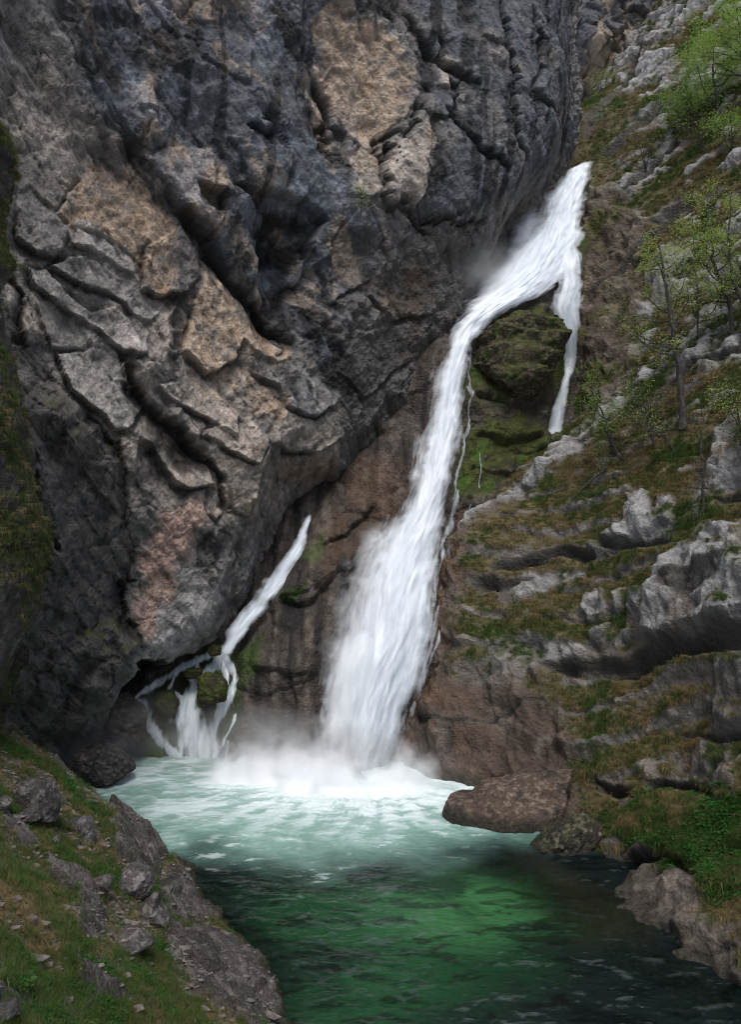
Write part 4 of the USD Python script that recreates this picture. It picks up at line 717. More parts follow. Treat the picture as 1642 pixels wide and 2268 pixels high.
col = np.ones(U.shape + (3,)) * (.055, .05, .045); col = mixc(col, (.13, .12, .11), .6 * sstep(.1, .5, n_fine)); col = mixc(col, (.05, .06, .016), .8 * sstep(-.1, .3, n_mid + .6 * nz))
nw.grass = sstep(.0, .4, n_mid + .9 * nz + .5 * sstep(9.2, 10.5, W[..., 2]) * sstep(14.5, 13.0, W[..., 2])) * (1 - sstep(9.4, 8.8, W[..., 2])); nw.nz = nz
nw.emit('cliff', ROCK_NEAR, {'col': np.clip(col * (1 + .3 * n_fine)[..., None], .004, .6), 'wet': np.zeros(U.shape) + .1}, keep_margin=2600, kind='structure')

# ------------------------------------------------------------------ the near bank on the left
def atz(x, y, z):
    return at(x, y, (CAM_H - z) * F / (y - CY))
crest = [(-60, 1585, 6.9), (0, 1605, 6.5), (60, 1640, 6.1), (120, 1690, 5.4), (200, 1752, 4.4), (280, 1812, 3.1), (350, 1848, 1.9), (393, 1880, 0.7)]
C = [atz(*c) for c in crest] + [atz(*c) + np.array([-.6, 3.2, -2.6]) for c in crest] + [atz(*c) + np.array([-1, 7, -5.0]) for c in crest]
C += [atz(*c) for c in [(388, 1915, -.35), (392, 1940, -.2), (450, 1995, -.2), (500, 2045, -.2), (560, 2088, -.2), (606, 2130, -.2), (622, 2180, -.2), (650, 2250, -.25), (668, 2320, -.3),
    (470, 1960, -1.2), (560, 2040, -1.2), (660, 2120, -1.2), (720, 2268, -1.2), (440, 1900, -1.3),
    (0, 1760, 6.5), (100, 1850, 5.4), (200, 1950, 4.2), (260, 1990, 3.5), (330, 2040, 2.7), (300, 1900, 2.9), (345, 1950, 1.6), (420, 2060, 1.3), (500, 2140, .8), (580, 2170, .5), (610, 2268, .45), (500, 2268, 1.5), (400, 2200, 2.3), (300, 2200, 3.5), (200, 2200, 4.7), (100, 2200, 5.9), (0, 2200, 6.9),
    (0, 2000, 6.9), (100, 2050, 5.9), (200, 2100, 4.9), (0, 2330, 7.2), (300, 2400, 3.8), (500, 2400, 1.9), (640, 2400, .5), (-150, 2300, 8.3), (-150, 2000, 8), (-200, 1800, 8), (760, 2400, -1.2), (360, 1880, 1.5), (240, 1800, 3.9)]]
bk = wall_sheet(C, (1, 0, 0), (0, 0, 1), .035, .9)
bk.warp(.15, 1.5, 53); U, V = bk.U, bk.V
pxb = pix(bk.world())
rockm = np.zeros(U.shape)
for poly in ([(370, 2070), (470, 2060), (590, 2130), (610, 2180), (640, 2250), (660, 2290), (560, 2290), (480, 2200), (420, 2160), (370, 2120)], [(235, 1800), (300, 1815), (395, 1870), (385, 1940), (330, 1950), (260, 1900), (235, 1850)], [(160, 1970), (200, 1960), (230, 2040), (215, 2100), (170, 2070)], [(100, 1900), (150, 1920), (200, 1960), (170, 2000), (110, 1940)],
             [(350, 1960), (440, 1970), (500, 2040), (430, 2060), (370, 2030)], [(150, 2130), (240, 2190), (340, 2230), (250, 2220), (170, 2170)], [(420, 2160), (540, 2230), (520, 2260), (430, 2200)], [(-40, 2210), (55, 2200), (50, 2240), (-40, 2260)], [(0, 1790), (60, 1830), (90, 1880), (60, 1880), (0, 1850)], [(0, 1600), (110, 1690), (190, 1760), (130, 1750), (0, 1690)]):
    rockm = np.maximum(rockm, bk.area(poly, .14))
gravel = np.zeros(U.shape)
for poly in ([(225, 1990), (300, 1985), (320, 2060), (260, 2090), (230, 2120), (210, 2060)], [(180, 2120), (260, 2110), (340, 2150), (280, 2170), (200, 2160)], [(40, 1640), (110, 1680), (260, 1800), (200, 1790), (60, 1690)], [(400, 2120), (480, 2200), (430, 2200), (370, 2140)], [(0, 1850), (100, 1930), (60, 1930), (0, 1890)], [(560, 2200), (640, 2260), (600, 2290)]):
    gravel = np.maximum(gravel, bk.area(poly, .25))
n_mid, n_fine, n_big = fb(U * 1.0, V * 1.0, 574, 4), fb(U * 5, V * 5, 578, 4, .6), fb(U * .3, V * .3, 570, 3)
gravel = np.clip(gravel + .9 * sstep(-.12, .22, n_mid + .3 * n_big + .25 * n_fine) * (1 - rockm), 0, 1)
f1, _ = facets(U, V, 1.3, 61, 1.7, -.7, .5); f2, _ = facets(U, V, .45, 62, 1.6, -.7, .5)
bk.h += rockm * (.16 + .22 * f1 + .25 * f2 + .10 * plates(U + .1 * n_fine, V + .1 * n_mid, .8, 31, 1.8, -.7)) + .12 * fb(U * .8, V * .8, 561, 4) + .03 * ridge(U * 5, V * 5, 565, 3) * (.4 + rockm) + .018 * fb(U * 12, V * 12, 567, 2) * (gravel + rockm)
bk.h += (.35 + rockm) * (.07 * tri_noise(U, V, .35, 41) + .03 * tri_noise(U, V, .15, 42)) + rockm * .14 * tri_noise(U, V, .8, 43, 1.6, -.7)
bk.crack([(600, 2130), (560, 2110), (500, 2075)], .3, .12, .1, .3, 0, 1)
W = bk.world(); N = grid_normals(W, bk.n); nz = N[..., 2]
col = np.ones(U.shape + (3,)) * (.06, .05, .026); col = mixc(col, (.035, .045, .012), sstep(-.2, .3, n_mid)); col = mixc(col, (.12, .095, .07), .6 * sstep(.15, .4, n_fine))
col = mixc(col, (.145, .122, .105), gravel * .85 * sstep(-.6, .1, n_fine)); col = mixc(col, (.30, .25, .21), .8 * gravel * sstep(.42, .55, fb(U * 9, V * 9, 590, 2)))
col = mixc(col, (.105, .092, .085), rockm); col = mixc(col, (.17, .155, .145), .7 * rockm * sstep(.05, .45, n_fine)); col = mixc(col, (.04, .036, .034), .7 * rockm * sstep(.1, .45, n_mid))
steep = sstep(.55, .3, nz); col = mixc(col, (.07, .06, .054), .8 * steep)
waterline = sstep(.45, .05, W[..., 2]); col = mixc(col, (.022, .02, .012), .9 * waterline); col = mixc(col, MOSS, .5 * waterline * sstep(0, .4, n_mid))
bk.grass = np.clip((1 - rockm) * (1 - .85 * gravel) * (1 - steep) * (W[..., 2] > .35) * sstep(-.7, -.2, n_mid + .5 * n_big + .3), 0, 1); bk.nz, bk.nmid, bk.gravel = nz, n_mid, gravel
bk.emit('bank', ROCK_NEAR, {'col': np.clip(col * (1 + .25 * n_fine)[..., None], .004, .6), 'wet': .85 * waterline + .1}, kind='structure')

# ------------------------------------------------------------------ pool: bed and water
gx, gy = np.meshgrid(np.linspace(-22, 20, 210), np.linspace(12, 50, 190))
zb = -1.9 + .35 * fb(gx * .5, gy * .5, 600, 4)
P = np.stack([gx, gy, zb], -1)
n1 = fb(gx * .8, gy * .8, 605, 4)
col = np.ones(gx.shape + (3,)) * (.05, .05, .03); col = mixc(col, (.16, .18, .10), sstep(-.2, .4, n1))
data(put('pool_bed', P.reshape(-1, 3), grid_faces(*gx.shape), ROCK_NEAR, normals=grid_normals(P, np.array([0, 0, 1.])).reshape(-1, 3), attrs={'col': col.reshape(-1, 3), 'wet': np.zeros(gx.size) + .3}), kind='structure')
gx, gy = np.meshgrid(np.linspace(-17, 14.5, 560), np.r_[np.linspace(16, 30, 300)[:-1], np.linspace(30, 47.5, 290)])
P0 = np.stack([gx, gy, 0 * gx], -1); pw = pix(P0)
def wpoly(pts, soft):
    q = np.array([atz(x, y, 0)[:2] for x, y in pts]); return sstep(-soft, soft, inside(gx + .6 * fb(gx * .5, gy * .5, 610, 4), gy + .6 * fb(gx * .5, gy * .5, 616, 4), q))
c0 = at(775, 1705, 43.6)
rr = np.hypot((gx - c0[0]) / 1.25, gy - c0[1])
ang = np.arctan2(gx - c0[0], c0[1] - gy)
# currents fan outward from the foot of the falls and bend to the lower right
fl_r, fl_a = rr + .8 * fb(gx * .35, gy * .35, 620, 3), ang * 6 + .5 * fb(gx * .4, gy * .4, 624, 3)
st1 = fb(fl_a * 2.2, fl_r * .55, 630, 4, .62); st2 = fb(gx * 1.3 + .5 * fb(gx, gy, 631, 3), gy * 3.0 + .8 * fb(gx * .7, gy * .7, 632, 3), 636, 5, .62); st3 = fb(gx * 3.0, gy * 7.5, 640, 4, .6)
wave = .10 * sstep(13, 2, rr) * (st1 + ridge(fl_a * 1.5, fl_r * .9, 642, 4)) + .045 * st2 + .020 * st3 + .30 * sstep(3.5, .2, rr)
front = rr + 1.4 * fb(gx * .45, gy * .45, 650, 4) - 1.2 * wpoly([(380, 1990), (420, 1850), (300, 1700), (200, 1740), (330, 1850)], 1.2) 
foam = sstep(11.8, 6.0, front) * .97
foam = foam * (.25 + .75 * sstep(-.4, .3, st1 * .7 + st2 * .7)) + .65 * sstep(7.0, 2.5, rr)
caps = sstep(.30, .62, st2 + .25 * st3) * (.05 + .9 * sstep(14.5, 10, front)) * sstep(-.3, .3, fb(gx * .3, gy * .4, 670, 3) + .3 * sstep(14, 11, front))
foam = np.clip(np.maximum(foam, .75 * caps), 0, 1)
teal = sstep(13.4, 9.2, front)
green = wpoly([(560, 1960), (900, 1935), (1090, 1925), (1230, 2040), (1180, 2100), (1080, 2200), (980, 2330), (640, 2330), (590, 2200), (600, 2050)], 3.0)
bright = wpoly([(930, 1950), (1080, 1930), (1140, 1980), (1225, 2055), (1090, 2085), (880, 2080), (850, 2000)], 1.5)
mot = fb(gx * .4 + .5 * vn(gx * .5, gy * .5, 662), gy * .75 + .5 * vn(gx * .5, gy * .5, 663), 660, 5, .6)
col = np.ones(gx.shape + (3,)) * (.004, .008, .008)
col = mixc(col, (.007, .050, .014), green * (.3 + .7 * sstep(-.45, .3, mot)))
col = mixc(col, (.034, .125, .045), bright * (.2 + .8 * sstep(-.3, .3, mot)) * .9)
ripple = sstep(.08, .34, fb(gx * .9 + .4 * vn(gx, gy, 671), gy * 2.4 + .5 * vn(gx * .8, gy * .8, 672), 673, 5, .62))
col = col * (1 - .62 * ripple * (1 - teal))[..., None]
col = mixc(col, (.030, .030, .016), .55 * wpoly([(1180, 1900), (1330, 1980), (1420, 2060), (1300, 2090), (1210, 2010)], 1.2) * (1 - teal))
col = mixc(col, (.045, .065, .062), .4 * sstep(.25, .45, st2 * .6 + st3 * .5) * (1 - teal))
col = mixc(col, (.16, .31, .26), teal * .95)
col = mixc(col, (.64, .73, .74), foam)
shore = wpoly([(1060, 1850), (1180, 1890), (1230, 1960), (1340, 1970), (1480, 2100), (1680, 2180), (1680, 2290), (1450, 2200), (1300, 2080), (1150, 2020)], .7) + wpoly([(380, 1900), (400, 1900), (480, 1960), (580, 2050), (660, 2120), (690, 2290), (600, 2290), (420, 2000)], .5)
clear = np.clip(shore * .55 * (1 - foam), 0, .6)
P = np.stack([gx, gy, wave], -1)
data(put('pool_water', P.reshape(-1, 3), grid_faces(*gx.shape), WATER, normals=grid_normals(P, np.array([0, 0, 1.])).reshape(-1, 3), attrs={'col': col.reshape(-1, 3), 'foam': foam.ravel(), 'clear': clear.ravel()}), kind='structure')

# ------------------------------------------------------------------ boulders
def blob(outline, d, thick, seed, level=5, cuts=10, rough=.08, box=.75, push=0.0):
    """A rock with the photographed outline at depth d, rounded to its real thickness, cut by facets and roughened."""
    o = np.array([at(x, y, d)[[0, 2]] for x, y in outline]); c = o.mean(0); o = o - c
    th = np.linspace(-np.pi, np.pi, 181); R = np.zeros(181)
    for i, t in enumerate(th):
        dx, dz = math.cos(t), math.sin(t); best = 0
        for (x0, z0), (x1, z1) in zip(o, np.roll(o, -1, 0)):
            den = dx * (z1 - z0) - dz * (x1 - x0)
            if abs(den) > 1e-9:
                r, w = (x0 * (z1 - z0) - z0 * (x1 - x0)) / den, (x0 * dz - z0 * dx) / den
                if r > 0 and 0 <= w <= 1: best = max(best, r)
        R[i] = best
    ico = trimesh.creation.icosphere(level); n = np.array(ico.vertices); f = np.array(ico.faces)
    rho = np.hypot(n[:, 0], n[:, 2]); r = np.interp(np.arctan2(n[:, 2], n[:, 0]), th, R); k = rho ** box
    p = np.stack([n[:, 0] / np.maximum(rho, 1e-6) * r * k, n[:, 1] * thick, n[:, 2] / np.maximum(rho, 1e-6) * r * k], -1)
    rg = np.random.default_rng(seed); size = R.mean()
    for _ in range(cuts):
        m = unit(rg.normal(size=3) * [1, 1.2, 1]); ext = (p @ m); lim = np.quantile(ext, rg.uniform(.86, .96)); over = np.maximum(0, ext - lim)
        p = p - (over * .85)[:, None] * m
    q = p / size
    nn = unit(n / np.array([1, thick / size, 1]))
    dsp = rough * size * ((meshkit.fbm(q * 2.2 + seed, 4, seed) - .5) * 2.2 + (meshkit.fbm(q * 8 + seed, 3, seed + 9) - .5) * .8 - .5 * np.maximum(0, .12 - np.abs(meshkit.fbm(q * 1.7 + 3 * seed, 3, seed + 5) - .5)) / .12)
    p = p + dsp[:, None] * nn
    p = p + np.array([c[0], d + push, c[1]])
    return p, f
def boulder(name, label, outline, d, thick, seed, base, light, moss=0.0, level=5, wet_z=None, cat='boulder', rough=.08, mat=None, cuts=10, strat=0, box=.75):
    if not isinstance(d, (int, float)):
        o = np.array(outline, float); low = o[o[:, 1] > o[:, 1].max() - .3 * np.ptp(o[:, 1])].mean(0)
        d = d.depth(low[0], low[1] - .12 * np.ptp(o[:, 1])) + .1 * thick
    p, f = blob(outline, d, thick, seed, level, cuts, rough, box)
    if strat:
        s_ = p[:, 2] * strat + .12 * p[:, 0] + 2.2 * (meshkit.fbm(p * .45, 4, seed) - .5); s_ = s_ % 1.0
        n0 = vert_normals(p, f); p = p + n0 * (np.where(s_ < .78, s_ / .78, (1 - s_) / .22) - .5)[:, None] * (.5 * meshkit.fbm(p * .8, 3, seed + 3))[:, None] * np.array([1, 1, .2])
    n = vert_normals(p, f)
    a, b = meshkit.fbm(p * 1.5, 4, seed + 1) - .5, meshkit.fbm(p * 6, 4, seed + 2) - .5
    col = np.ones(p.shape) * base
    col = mixc(col, light, sstep(-.02, .16, b + .4 * a)); col = mixc(col, (.03, .028, .027), .75 * sstep(.05, .22, a))
    if moss: col = mixc(col, MOSS, np.clip(moss * sstep(-.12, .12, a + .25 * (n[:, 2] - .2)), 0, 1)); col = mixc(col, MOSSG, np.clip(moss * .8 * sstep(.05, .2, b + .5 * a), 0, 1))
    wet = np.zeros(len(p)) + .1
    if wet_z is not None:
        w = sstep(wet_z + .5, wet_z, p[:, 2]); col = mixc(col, (.02, .018, .014), .85 * w); wet = .1 + .7 * w
    pr = put(name, p, f, mat or ROCK_NEAR, normals=n, attrs={'col': np.clip(col * (1 + .8 * b)[:, None], .004, .6), 'wet': wet})
    return data(pr, label=label, category=cat)
GB, GL = (.075, .066, .062), (.17, .15, .138)
boulder('boulder', 'big dark cracked boulder at the top of the left bank by the picture edge', [(36, 1812), (40, 1780), (30, 1750), (55, 1725), (85, 1718), (115, 1735), (138, 1775), (134, 1822), (95, 1826), (60, 1822)], bk, .8, 1, (.06, .054, .052), (.14, .125, .115))
boulder('boulder', 'low slab of dark rock leaning against the front of the big dark boulder', [(34, 1815), (50, 1795), (85, 1782), (97, 1795), (92, 1812), (40, 1824)], bk, .45, 2, GB, GL, level=4)
boulder('boulder', 'wedge shaped grey boulder with a flat face below the big dark one', [(136, 1840), (150, 1815), (195, 1803), (205, 1825), (214, 1862), (208, 1873), (180, 1862), (145, 1848)], bk, .55, 3, (.08, .075, .075), (.15, .14, .135), level=4, cuts=14)
boulder('boulder', 'small grey stone touching the left picture edge beside the big dark boulder', [(-16, 1795), (-14, 1770), (5, 1764), (22, 1780), (18, 1796), (0, 1798)], bk, .4, 4, GB, GL, level=4)
boulder('boulder', 'small rounded grey boulder to the left of the tall one on the gravel', [(199, 1968), (205, 1948), (228, 1939), (250, 1944), (255, 1960), (245, 1975), (215, 1979)], bk, .38, 5, (.09, .08, .077), GL, level=4)
boulder('boulder', 'tall rounded grey boulder standing in the middle of the left bank', [(260, 1976), (264, 1935), (283, 1916), (315, 1911), (334, 1930), (342, 1962), (330, 1980), (290, 1986)], bk, .65, 6, (.10, .09, .087), (.19, .17, .165))
boulder('boulder', 'jagged grey boulder with a narrow top below the tall rounded one', [(283, 2040), (297, 2010), (322, 1995), (332, 1977), (350, 1980), (350, 2005), (370, 2028), (382, 2058), (370, 2072), (330, 2060)], bk, .6, 7, (.09, .083, .08), (.18, .165, .155))
boulder('boulder', 'flat topped grey boulder lowest on the left bank beside a tuft of brown grass', [(243, 2074), (255, 2064), (300, 2062), (335, 2075), (343, 2098), (318, 2114), (280, 2108), (250, 2095)], bk, .6, 8, (.10, .088, .085), (.19, .17, .16), level=5)
boulder('boulder', 'small dark slab at the water edge behind the tall rounded boulder', [(350, 1965), (355, 1950), (380, 1945), (402, 1965), (400, 1980), (370, 1978)], bk, .45, 9, (.06, .055, .052), (.13, .115, .105), level=4)
boulder('boulder', 'small half buried stone on the mossy patch left of the wedge shaped boulder', [(108, 1862), (115, 1850), (130, 1852), (134, 1868), (120, 1874)], bk, .22, 10, GB, GL, level=3)
boulder('boulder', 'pale half buried stone at the lower left corner among grass', [(-20, 2245), (0, 2225), (40, 2215), (56, 2222), (40, 2240), (0, 2252)], bk, .25, 15, (.10, .092, .09), (.19, .175, .17), level=4)
boulder('boulder', 'big brown rounded boulder at the right shore of the pool below the wall', [(980, 1806), (990, 1776), (1014, 1764), (1042, 1770), (1075, 1738), (1150, 1718), (1235, 1706), (1305, 1712), (1295, 1770), (1260, 1825), (1210, 1860), (1130, 1886), (1080, 1870), (1020, 1856), (988, 1836)], 37.0, 2.1, 11, (.095, .069, .053), (.17, .13, .105), wet_z=.22, rough=.07, mat=ROCK, cuts=5, box=.6, level=6)
boulder('boulder', 'dark wet boulder low on the right shore beside the big brown one', [(1160, 1900), (1180, 1868), (1230, 1830), (1290, 1800), (1330, 1820), (1330, 1880), (1310, 1935), (1250, 1945), (1190, 1935)], 33.6, 1.3, 12, (.035, .03, .026), (.16, .135, .115), moss=.35, wet_z=0, mat=ROCK, rough=.1)
boulder('boulder', 'dark shore rock at the far left corner of the pool', [(150, 1705), (170, 1660), (230, 1640), (280, 1670), (300, 1705), (260, 1735), (190, 1740)], 41.5, 1.5, 13, (.04, .036, .034), (.10, .09, .082), wet_z=.0, mat=ROCK, rough=.12)
boulder('boulder', 'dark rounded rock left of the braided cascade', [(228, 1600), (235, 1555), (275, 1535), (310, 1548), (330, 1590), (325, 1640), (280, 1660), (240, 1640)], 44.3, 1.2, 14, (.055, .046, .038), (.12, .10, .085), mat=ROCK, rough=.1)
boulder('boulder', 'mossy green rock splitting the braided cascade', [(433, 1530), (440, 1495), (465, 1478), (495, 1490), (508, 1520), (500, 1550), (470, 1570), (440, 1560)], 45.0, .7, 16, (.035, .032, .018), (.09, .07, .04), moss=1.0, mat=ROCK, level=4)
boulder('boulder', 'dark mossy rock between the left streams of the cascade', [(330, 1560), (350, 1530), (385, 1525), (400, 1560), (395, 1590), (350, 1590)], 45.2, .6, 17, (.03, .028, .016), (.06, .05, .03), moss=.8, mat=ROCK, level=4)
boulder('boulder', 'small dark mossy rock at the head of the braided cascade', [(458, 1440), (468, 1425), (490, 1428), (492, 1448), (470, 1458)], 46.3, .4, 18, (.03, .028, .016), (.06, .05, .03), moss=.6, mat=ROCK, level=3)
boulder('boulder', 'small dark mossy rock below the cascade head on the left', [(395, 1488), (420, 1478), (450, 1482), (445, 1500), (410, 1506)], 45.9, .5, 19, (.03, .028, .016), (.06, .05, .03), moss=.9, mat=ROCK, level=3)
boulder('mossy_crag', 'huge moss covered crag between the main fall and its thin right branch', [(1042, 850), (1048, 780), (1062, 735), (1110, 705), (1180, 692), (1245, 696), (1262, 740), (1250, 800), (1225, 860), (1190, 888), (1120, 882), (1070, 868)], 51.8, 1.8, 20, (.05, .04, .028), (.15, .118, .088), moss=.75, cat='crag', mat=ROCK, strat=.8, rough=.13, level=6, box=.42, cuts=16)
boulder('boulder', 'pale tan boulder wedged high in the niche of the cliff', [(762, 440), (765, 360), (775, 325), (800, 318), (838, 360), (842, 430), (820, 455), (785, 450)], 48.6, 1.2, 21, (.22, .18, .14), (.34, .29, .24), mat=ROCK, rough=.08)

# ------------------------------------------------------------------ falling water
def ribbon(name, parent, rows, seed, bulge=.5, edge=.22, base=.75, nu=36, step=.14, lift=0.0, soft_l=1.0, soft_r=1.0, top=.6, foot=.6, rough=.12, tone=.75, hard=.5, mat=None):
    """A sheet of water between two edges; rows are (left x, left y, right x, right y, depth) from top to bottom, in the photograph."""
    r = np.array(rows, float)
    Lp, Rp = np.array([at(a[0], a[1], a[4] - lift) for a in r]), np.array([at(a[2], a[3], a[4] - lift) for a in r])
    s = np.r_[0, np.cumsum(np.linalg.norm(np.diff((Lp + Rp) / 2, axis=0), axis=1))]
    nv = max(12, int(s[-1] / step)); q = np.linspace(0, s[-1], nv)
    Lq, Rq = PchipInterpolator(s, Lp)(q), PchipInterpolator(s, Rp)(q)
    u = np.linspace(0, 1, nu); P = Lq[:, None] * (1 - u)[None, :, None] + Rq[:, None] * u[None, :, None]
    w = np.linalg.norm(Rq - Lq, axis=1); uu = (u[None] - .5) * w[:, None] + seed * 3.7; vv = np.repeat(q[:, None], nu, 1)
    prof = 1 - (2 * u[None] - 1) ** 2
    out = -bulge * np.minimum(w, 3)[:, None] * prof * .5 - rough * fb(uu * 1.1, vv * .22, 700 + seed, 4, .6) * 2 - .3 * rough * fb(uu * 4, vv * .7, 705 + seed, 3)
    P[..., 1] += out; P[..., 2] += -.35 * out * 0
    P[..., 0] += .10 * fb(uu * .6, vv * .35, 709 + seed, 3) * np.minimum(1, w[:, None])
    ul, ur = u[None] * w[:, None], (1 - u[None]) * w[:, None]
    wob = .42 * fb(vv * .55 + 5, uu * .4, 713 + seed, 5, .65) * np.minimum(1, w[:, None] / 2)
    el, er = sstep(0, 1, (ul + wob) / (np.minimum(w, 3.2)[:, None] * edge * .8 * soft_l + .02)), sstep(0, 1, (ur + wob) / (np.minimum(w, 3.2)[:, None] * edge * .8 * soft_r + .02))
    e = el * er * sstep(0, top, vv + .01) * sstep(0, foot, q[-1] - vv + .01)
    a = (base + hard) * e - hard
    tn = np.clip(tone + .5 * fb(uu * .8, vv * .15, 717 + seed, 3), 0, 1)
    cen = P.reshape(-1, 3).mean(0)
    n = grid_normals(P, np.array([0, -1., .3]))
    return put(name, P.reshape(-1, 3), grid_faces(nv, nu), mat or FALL, parent, normals=n.reshape(-1, 3), attrs={'alpha': a.ravel(), 'tone': tn.ravel()}, uv=np.stack([uu.ravel(), vv.ravel()], -1))
MAIN = [(1243, 383, 1326, 352, 61.0), (1205, 425, 1313, 410, 59.0), (1170, 480, 1304, 480, 57.6), (1128, 545, 1296, 545, 55.6), (1078, 605, 1276, 600, 54.6), (1032, 655, 1232, 642, 53.6), (1004, 692, 1140, 690, 52.2), (990, 730, 1076, 735, 51.3), (972, 775, 1052, 780, 50.6), (942, 850, 1044, 850, 49.9),
    (916, 950, 1034, 950, 49.0), (896, 1050, 1018, 1050, 48.0), (866, 1125, 1004, 1130, 47.2), (815, 1205, 990, 1210, 46.4), (768, 1300, 976, 1300, 45.5), (738, 1400, 970, 1400, 44.8), (700, 1500, 945, 1500, 44.3), (692, 1600, 912, 1600, 44.0), (690, 1700, 885, 1700, 43.6), (690, 1740, 880, 1740, 43.3)]
mf = thing('waterfall', 'tall white main waterfall plunging from the notch into the green pool', 'waterfall')
ribbon('water_sheet', mf, MAIN, 1, .35, .55, 1.10, 60, foot=.1, hard=.2, soft_l=1.4)
ribbon('water_sheet', mf, [(a * .8 + c * .2, b * .8 + d * .2, a * .14 + c * .86, b * .14 + d * .86, z) for a, b, c, d, z in MAIN], 2, .45, .40, .75, 52, lift=.45, foot=.1, rough=.2)
ribbon('water_sheet', mf, [(a * .62 + c * .38, b * .62 + d * .38, a * .3 + c * .7, b * .3 + d * .7, z) for a, b, c, d, z in MAIN[6:]], 3, .5, .55, .35, 44, lift=1.0, top=5, foot=.1, rough=.25)
ribbon('spray_veil', mf, [(1190, 420, 1240, 420, 59.2), (1112, 500, 1225, 500, 57.9), (1096, 560, 1215, 570, 56.4), (1045, 610, 1180, 630, 55), (1012, 670, 1110, 690, 53.4)], 4, .3, .8, 1.05, 40, top=4.5, foot=1, rough=.05, tone=.3, hard=0, mat=SPRAY)
ribbon('spray_veil', mf, [(845, 1130, 950, 1140, 46.8), (748, 1220, 900, 1230, 45.6), (728, 1320, 870, 1320, 44.7), (690, 1440, 850, 1440, 43.9), (668, 1570, 840, 1570, 43.4), (650, 1740, 850, 1740, 42.6)], 5, .4, .8, .7, 44, lift=.7, top=2, foot=.1, rough=.15, tone=.9, hard=0, mat=SPRAY)
ribbon('spray_veil', mf, [(930, 1180, 1012, 1180, 46.8), (920, 1300, 985, 1300, 45.6), (890, 1400, 980, 1400, 44.9), (870, 1500, 956, 1500, 44.4), (840, 1600, 922, 1600, 44.1), (820, 1700, 890, 1700, 43.6)], 6, .2, .8, .22, 36, lift=.1, top=2, foot=.3, rough=.1, tone=.45, hard=.15)
ribbon('spray_veil', mf, [(600, 1590, 960, 1610, 42.6), (590, 1640, 990, 1660, 41.9), (570, 1700, 1010, 1710, 41.2), (560, 1770, 1020, 1775, 40.2), (550, 1815, 1030, 1820, 39.2)], 7, .5, .55, .8, 64, top=2.6, foot=1.9, rough=.10, tone=.9, hard=0, mat=SPRAY)
ribbon('spray_veil', mf, [(520, 1560, 780, 1600, 43.3), (460, 1640, 790, 1655, 42.6), (430, 1700, 800, 1700, 42.0), (420, 1750, 800, 1750, 41.2), (410, 1790, 800, 1790, 40.4)], 9, .5, .8, 1.25, 56, top=3.4, foot=1.9, rough=.10, tone=.8, hard=0, mat=SPRAY)
ribbon('spray_veil', mf, [(640, 1660, 920, 1670, 41.6), (600, 1710, 960, 1715, 40.6), (560, 1760, 1000, 1765, 39.7), (545, 1800, 1010, 1805, 38.9), (540, 1840, 1015, 1845, 37.8)], 8, .5, .6, .85, 64, top=2.2, foot=1.9, rough=.10, tone=.95, hard=0, mat=SPRAY)
bf = thing('waterfall', 'thin right branch of the waterfall sliding behind the mossy crag', 'waterfall')
BR = [(1215, 500, 1300, 500, 56.5), (1222, 560, 1296, 560, 55.2), (1232, 622, 1304, 616, 54.2), (1200, 680, 1304, 685, 53.3), (1222, 730, 1297, 735, 53.5), (1240, 800, 1280, 800, 54.4), (1225, 860, 1272, 860, 54.0), (1210, 910, 1262, 910, 53.8), (1208, 985, 1236, 985, 53.3)]
ribbon('water_sheet', bf, BR, 20, .25, .5, .75, 36, top=3, foot=.8, rough=.12)
ribbon('water_sheet', bf, [(a * .75 + c * .25, b, a * .2 + c * .8, d, z) for a, b, c, d, z in BR], 21, .3, .7, .35, 30, lift=.3, top=3, foot=.8, rough=.14)
sf = thing('waterfall', 'small slanting side fall from the dark crevice left of the main fall', 'waterfall')
SD = [(681, 1128, 699, 1134, 51.1), (658, 1165, 692, 1172, 50.4), (628, 1205, 682, 1218, 49.4), (588, 1252, 660, 1270, 48.7), (550, 1300, 634, 1316, 47.9), (514, 1350, 592, 1366, 47.2), (486, 1400, 548, 1416, 46.5), (474, 1445, 520, 1458, 46.1)]
ribbon('water_sheet', sf, SD, 30, .3, .5, 1.0, 36, foot=.3, rough=.12, soft_l=1.4, tone=.5)
ribbon('water_sheet', sf, [(a * .6 + c * .4, b, a * .2 + c * .8, d, z) for a, b, c, d, z in SD], 31, .3, .6, .5, 26, lift=.25, foot=.3, rough=.12, tone=.6)
cf = thing('cascade', 'braided white cascade over mossy rocks at the far left of the pool', 'cascade')
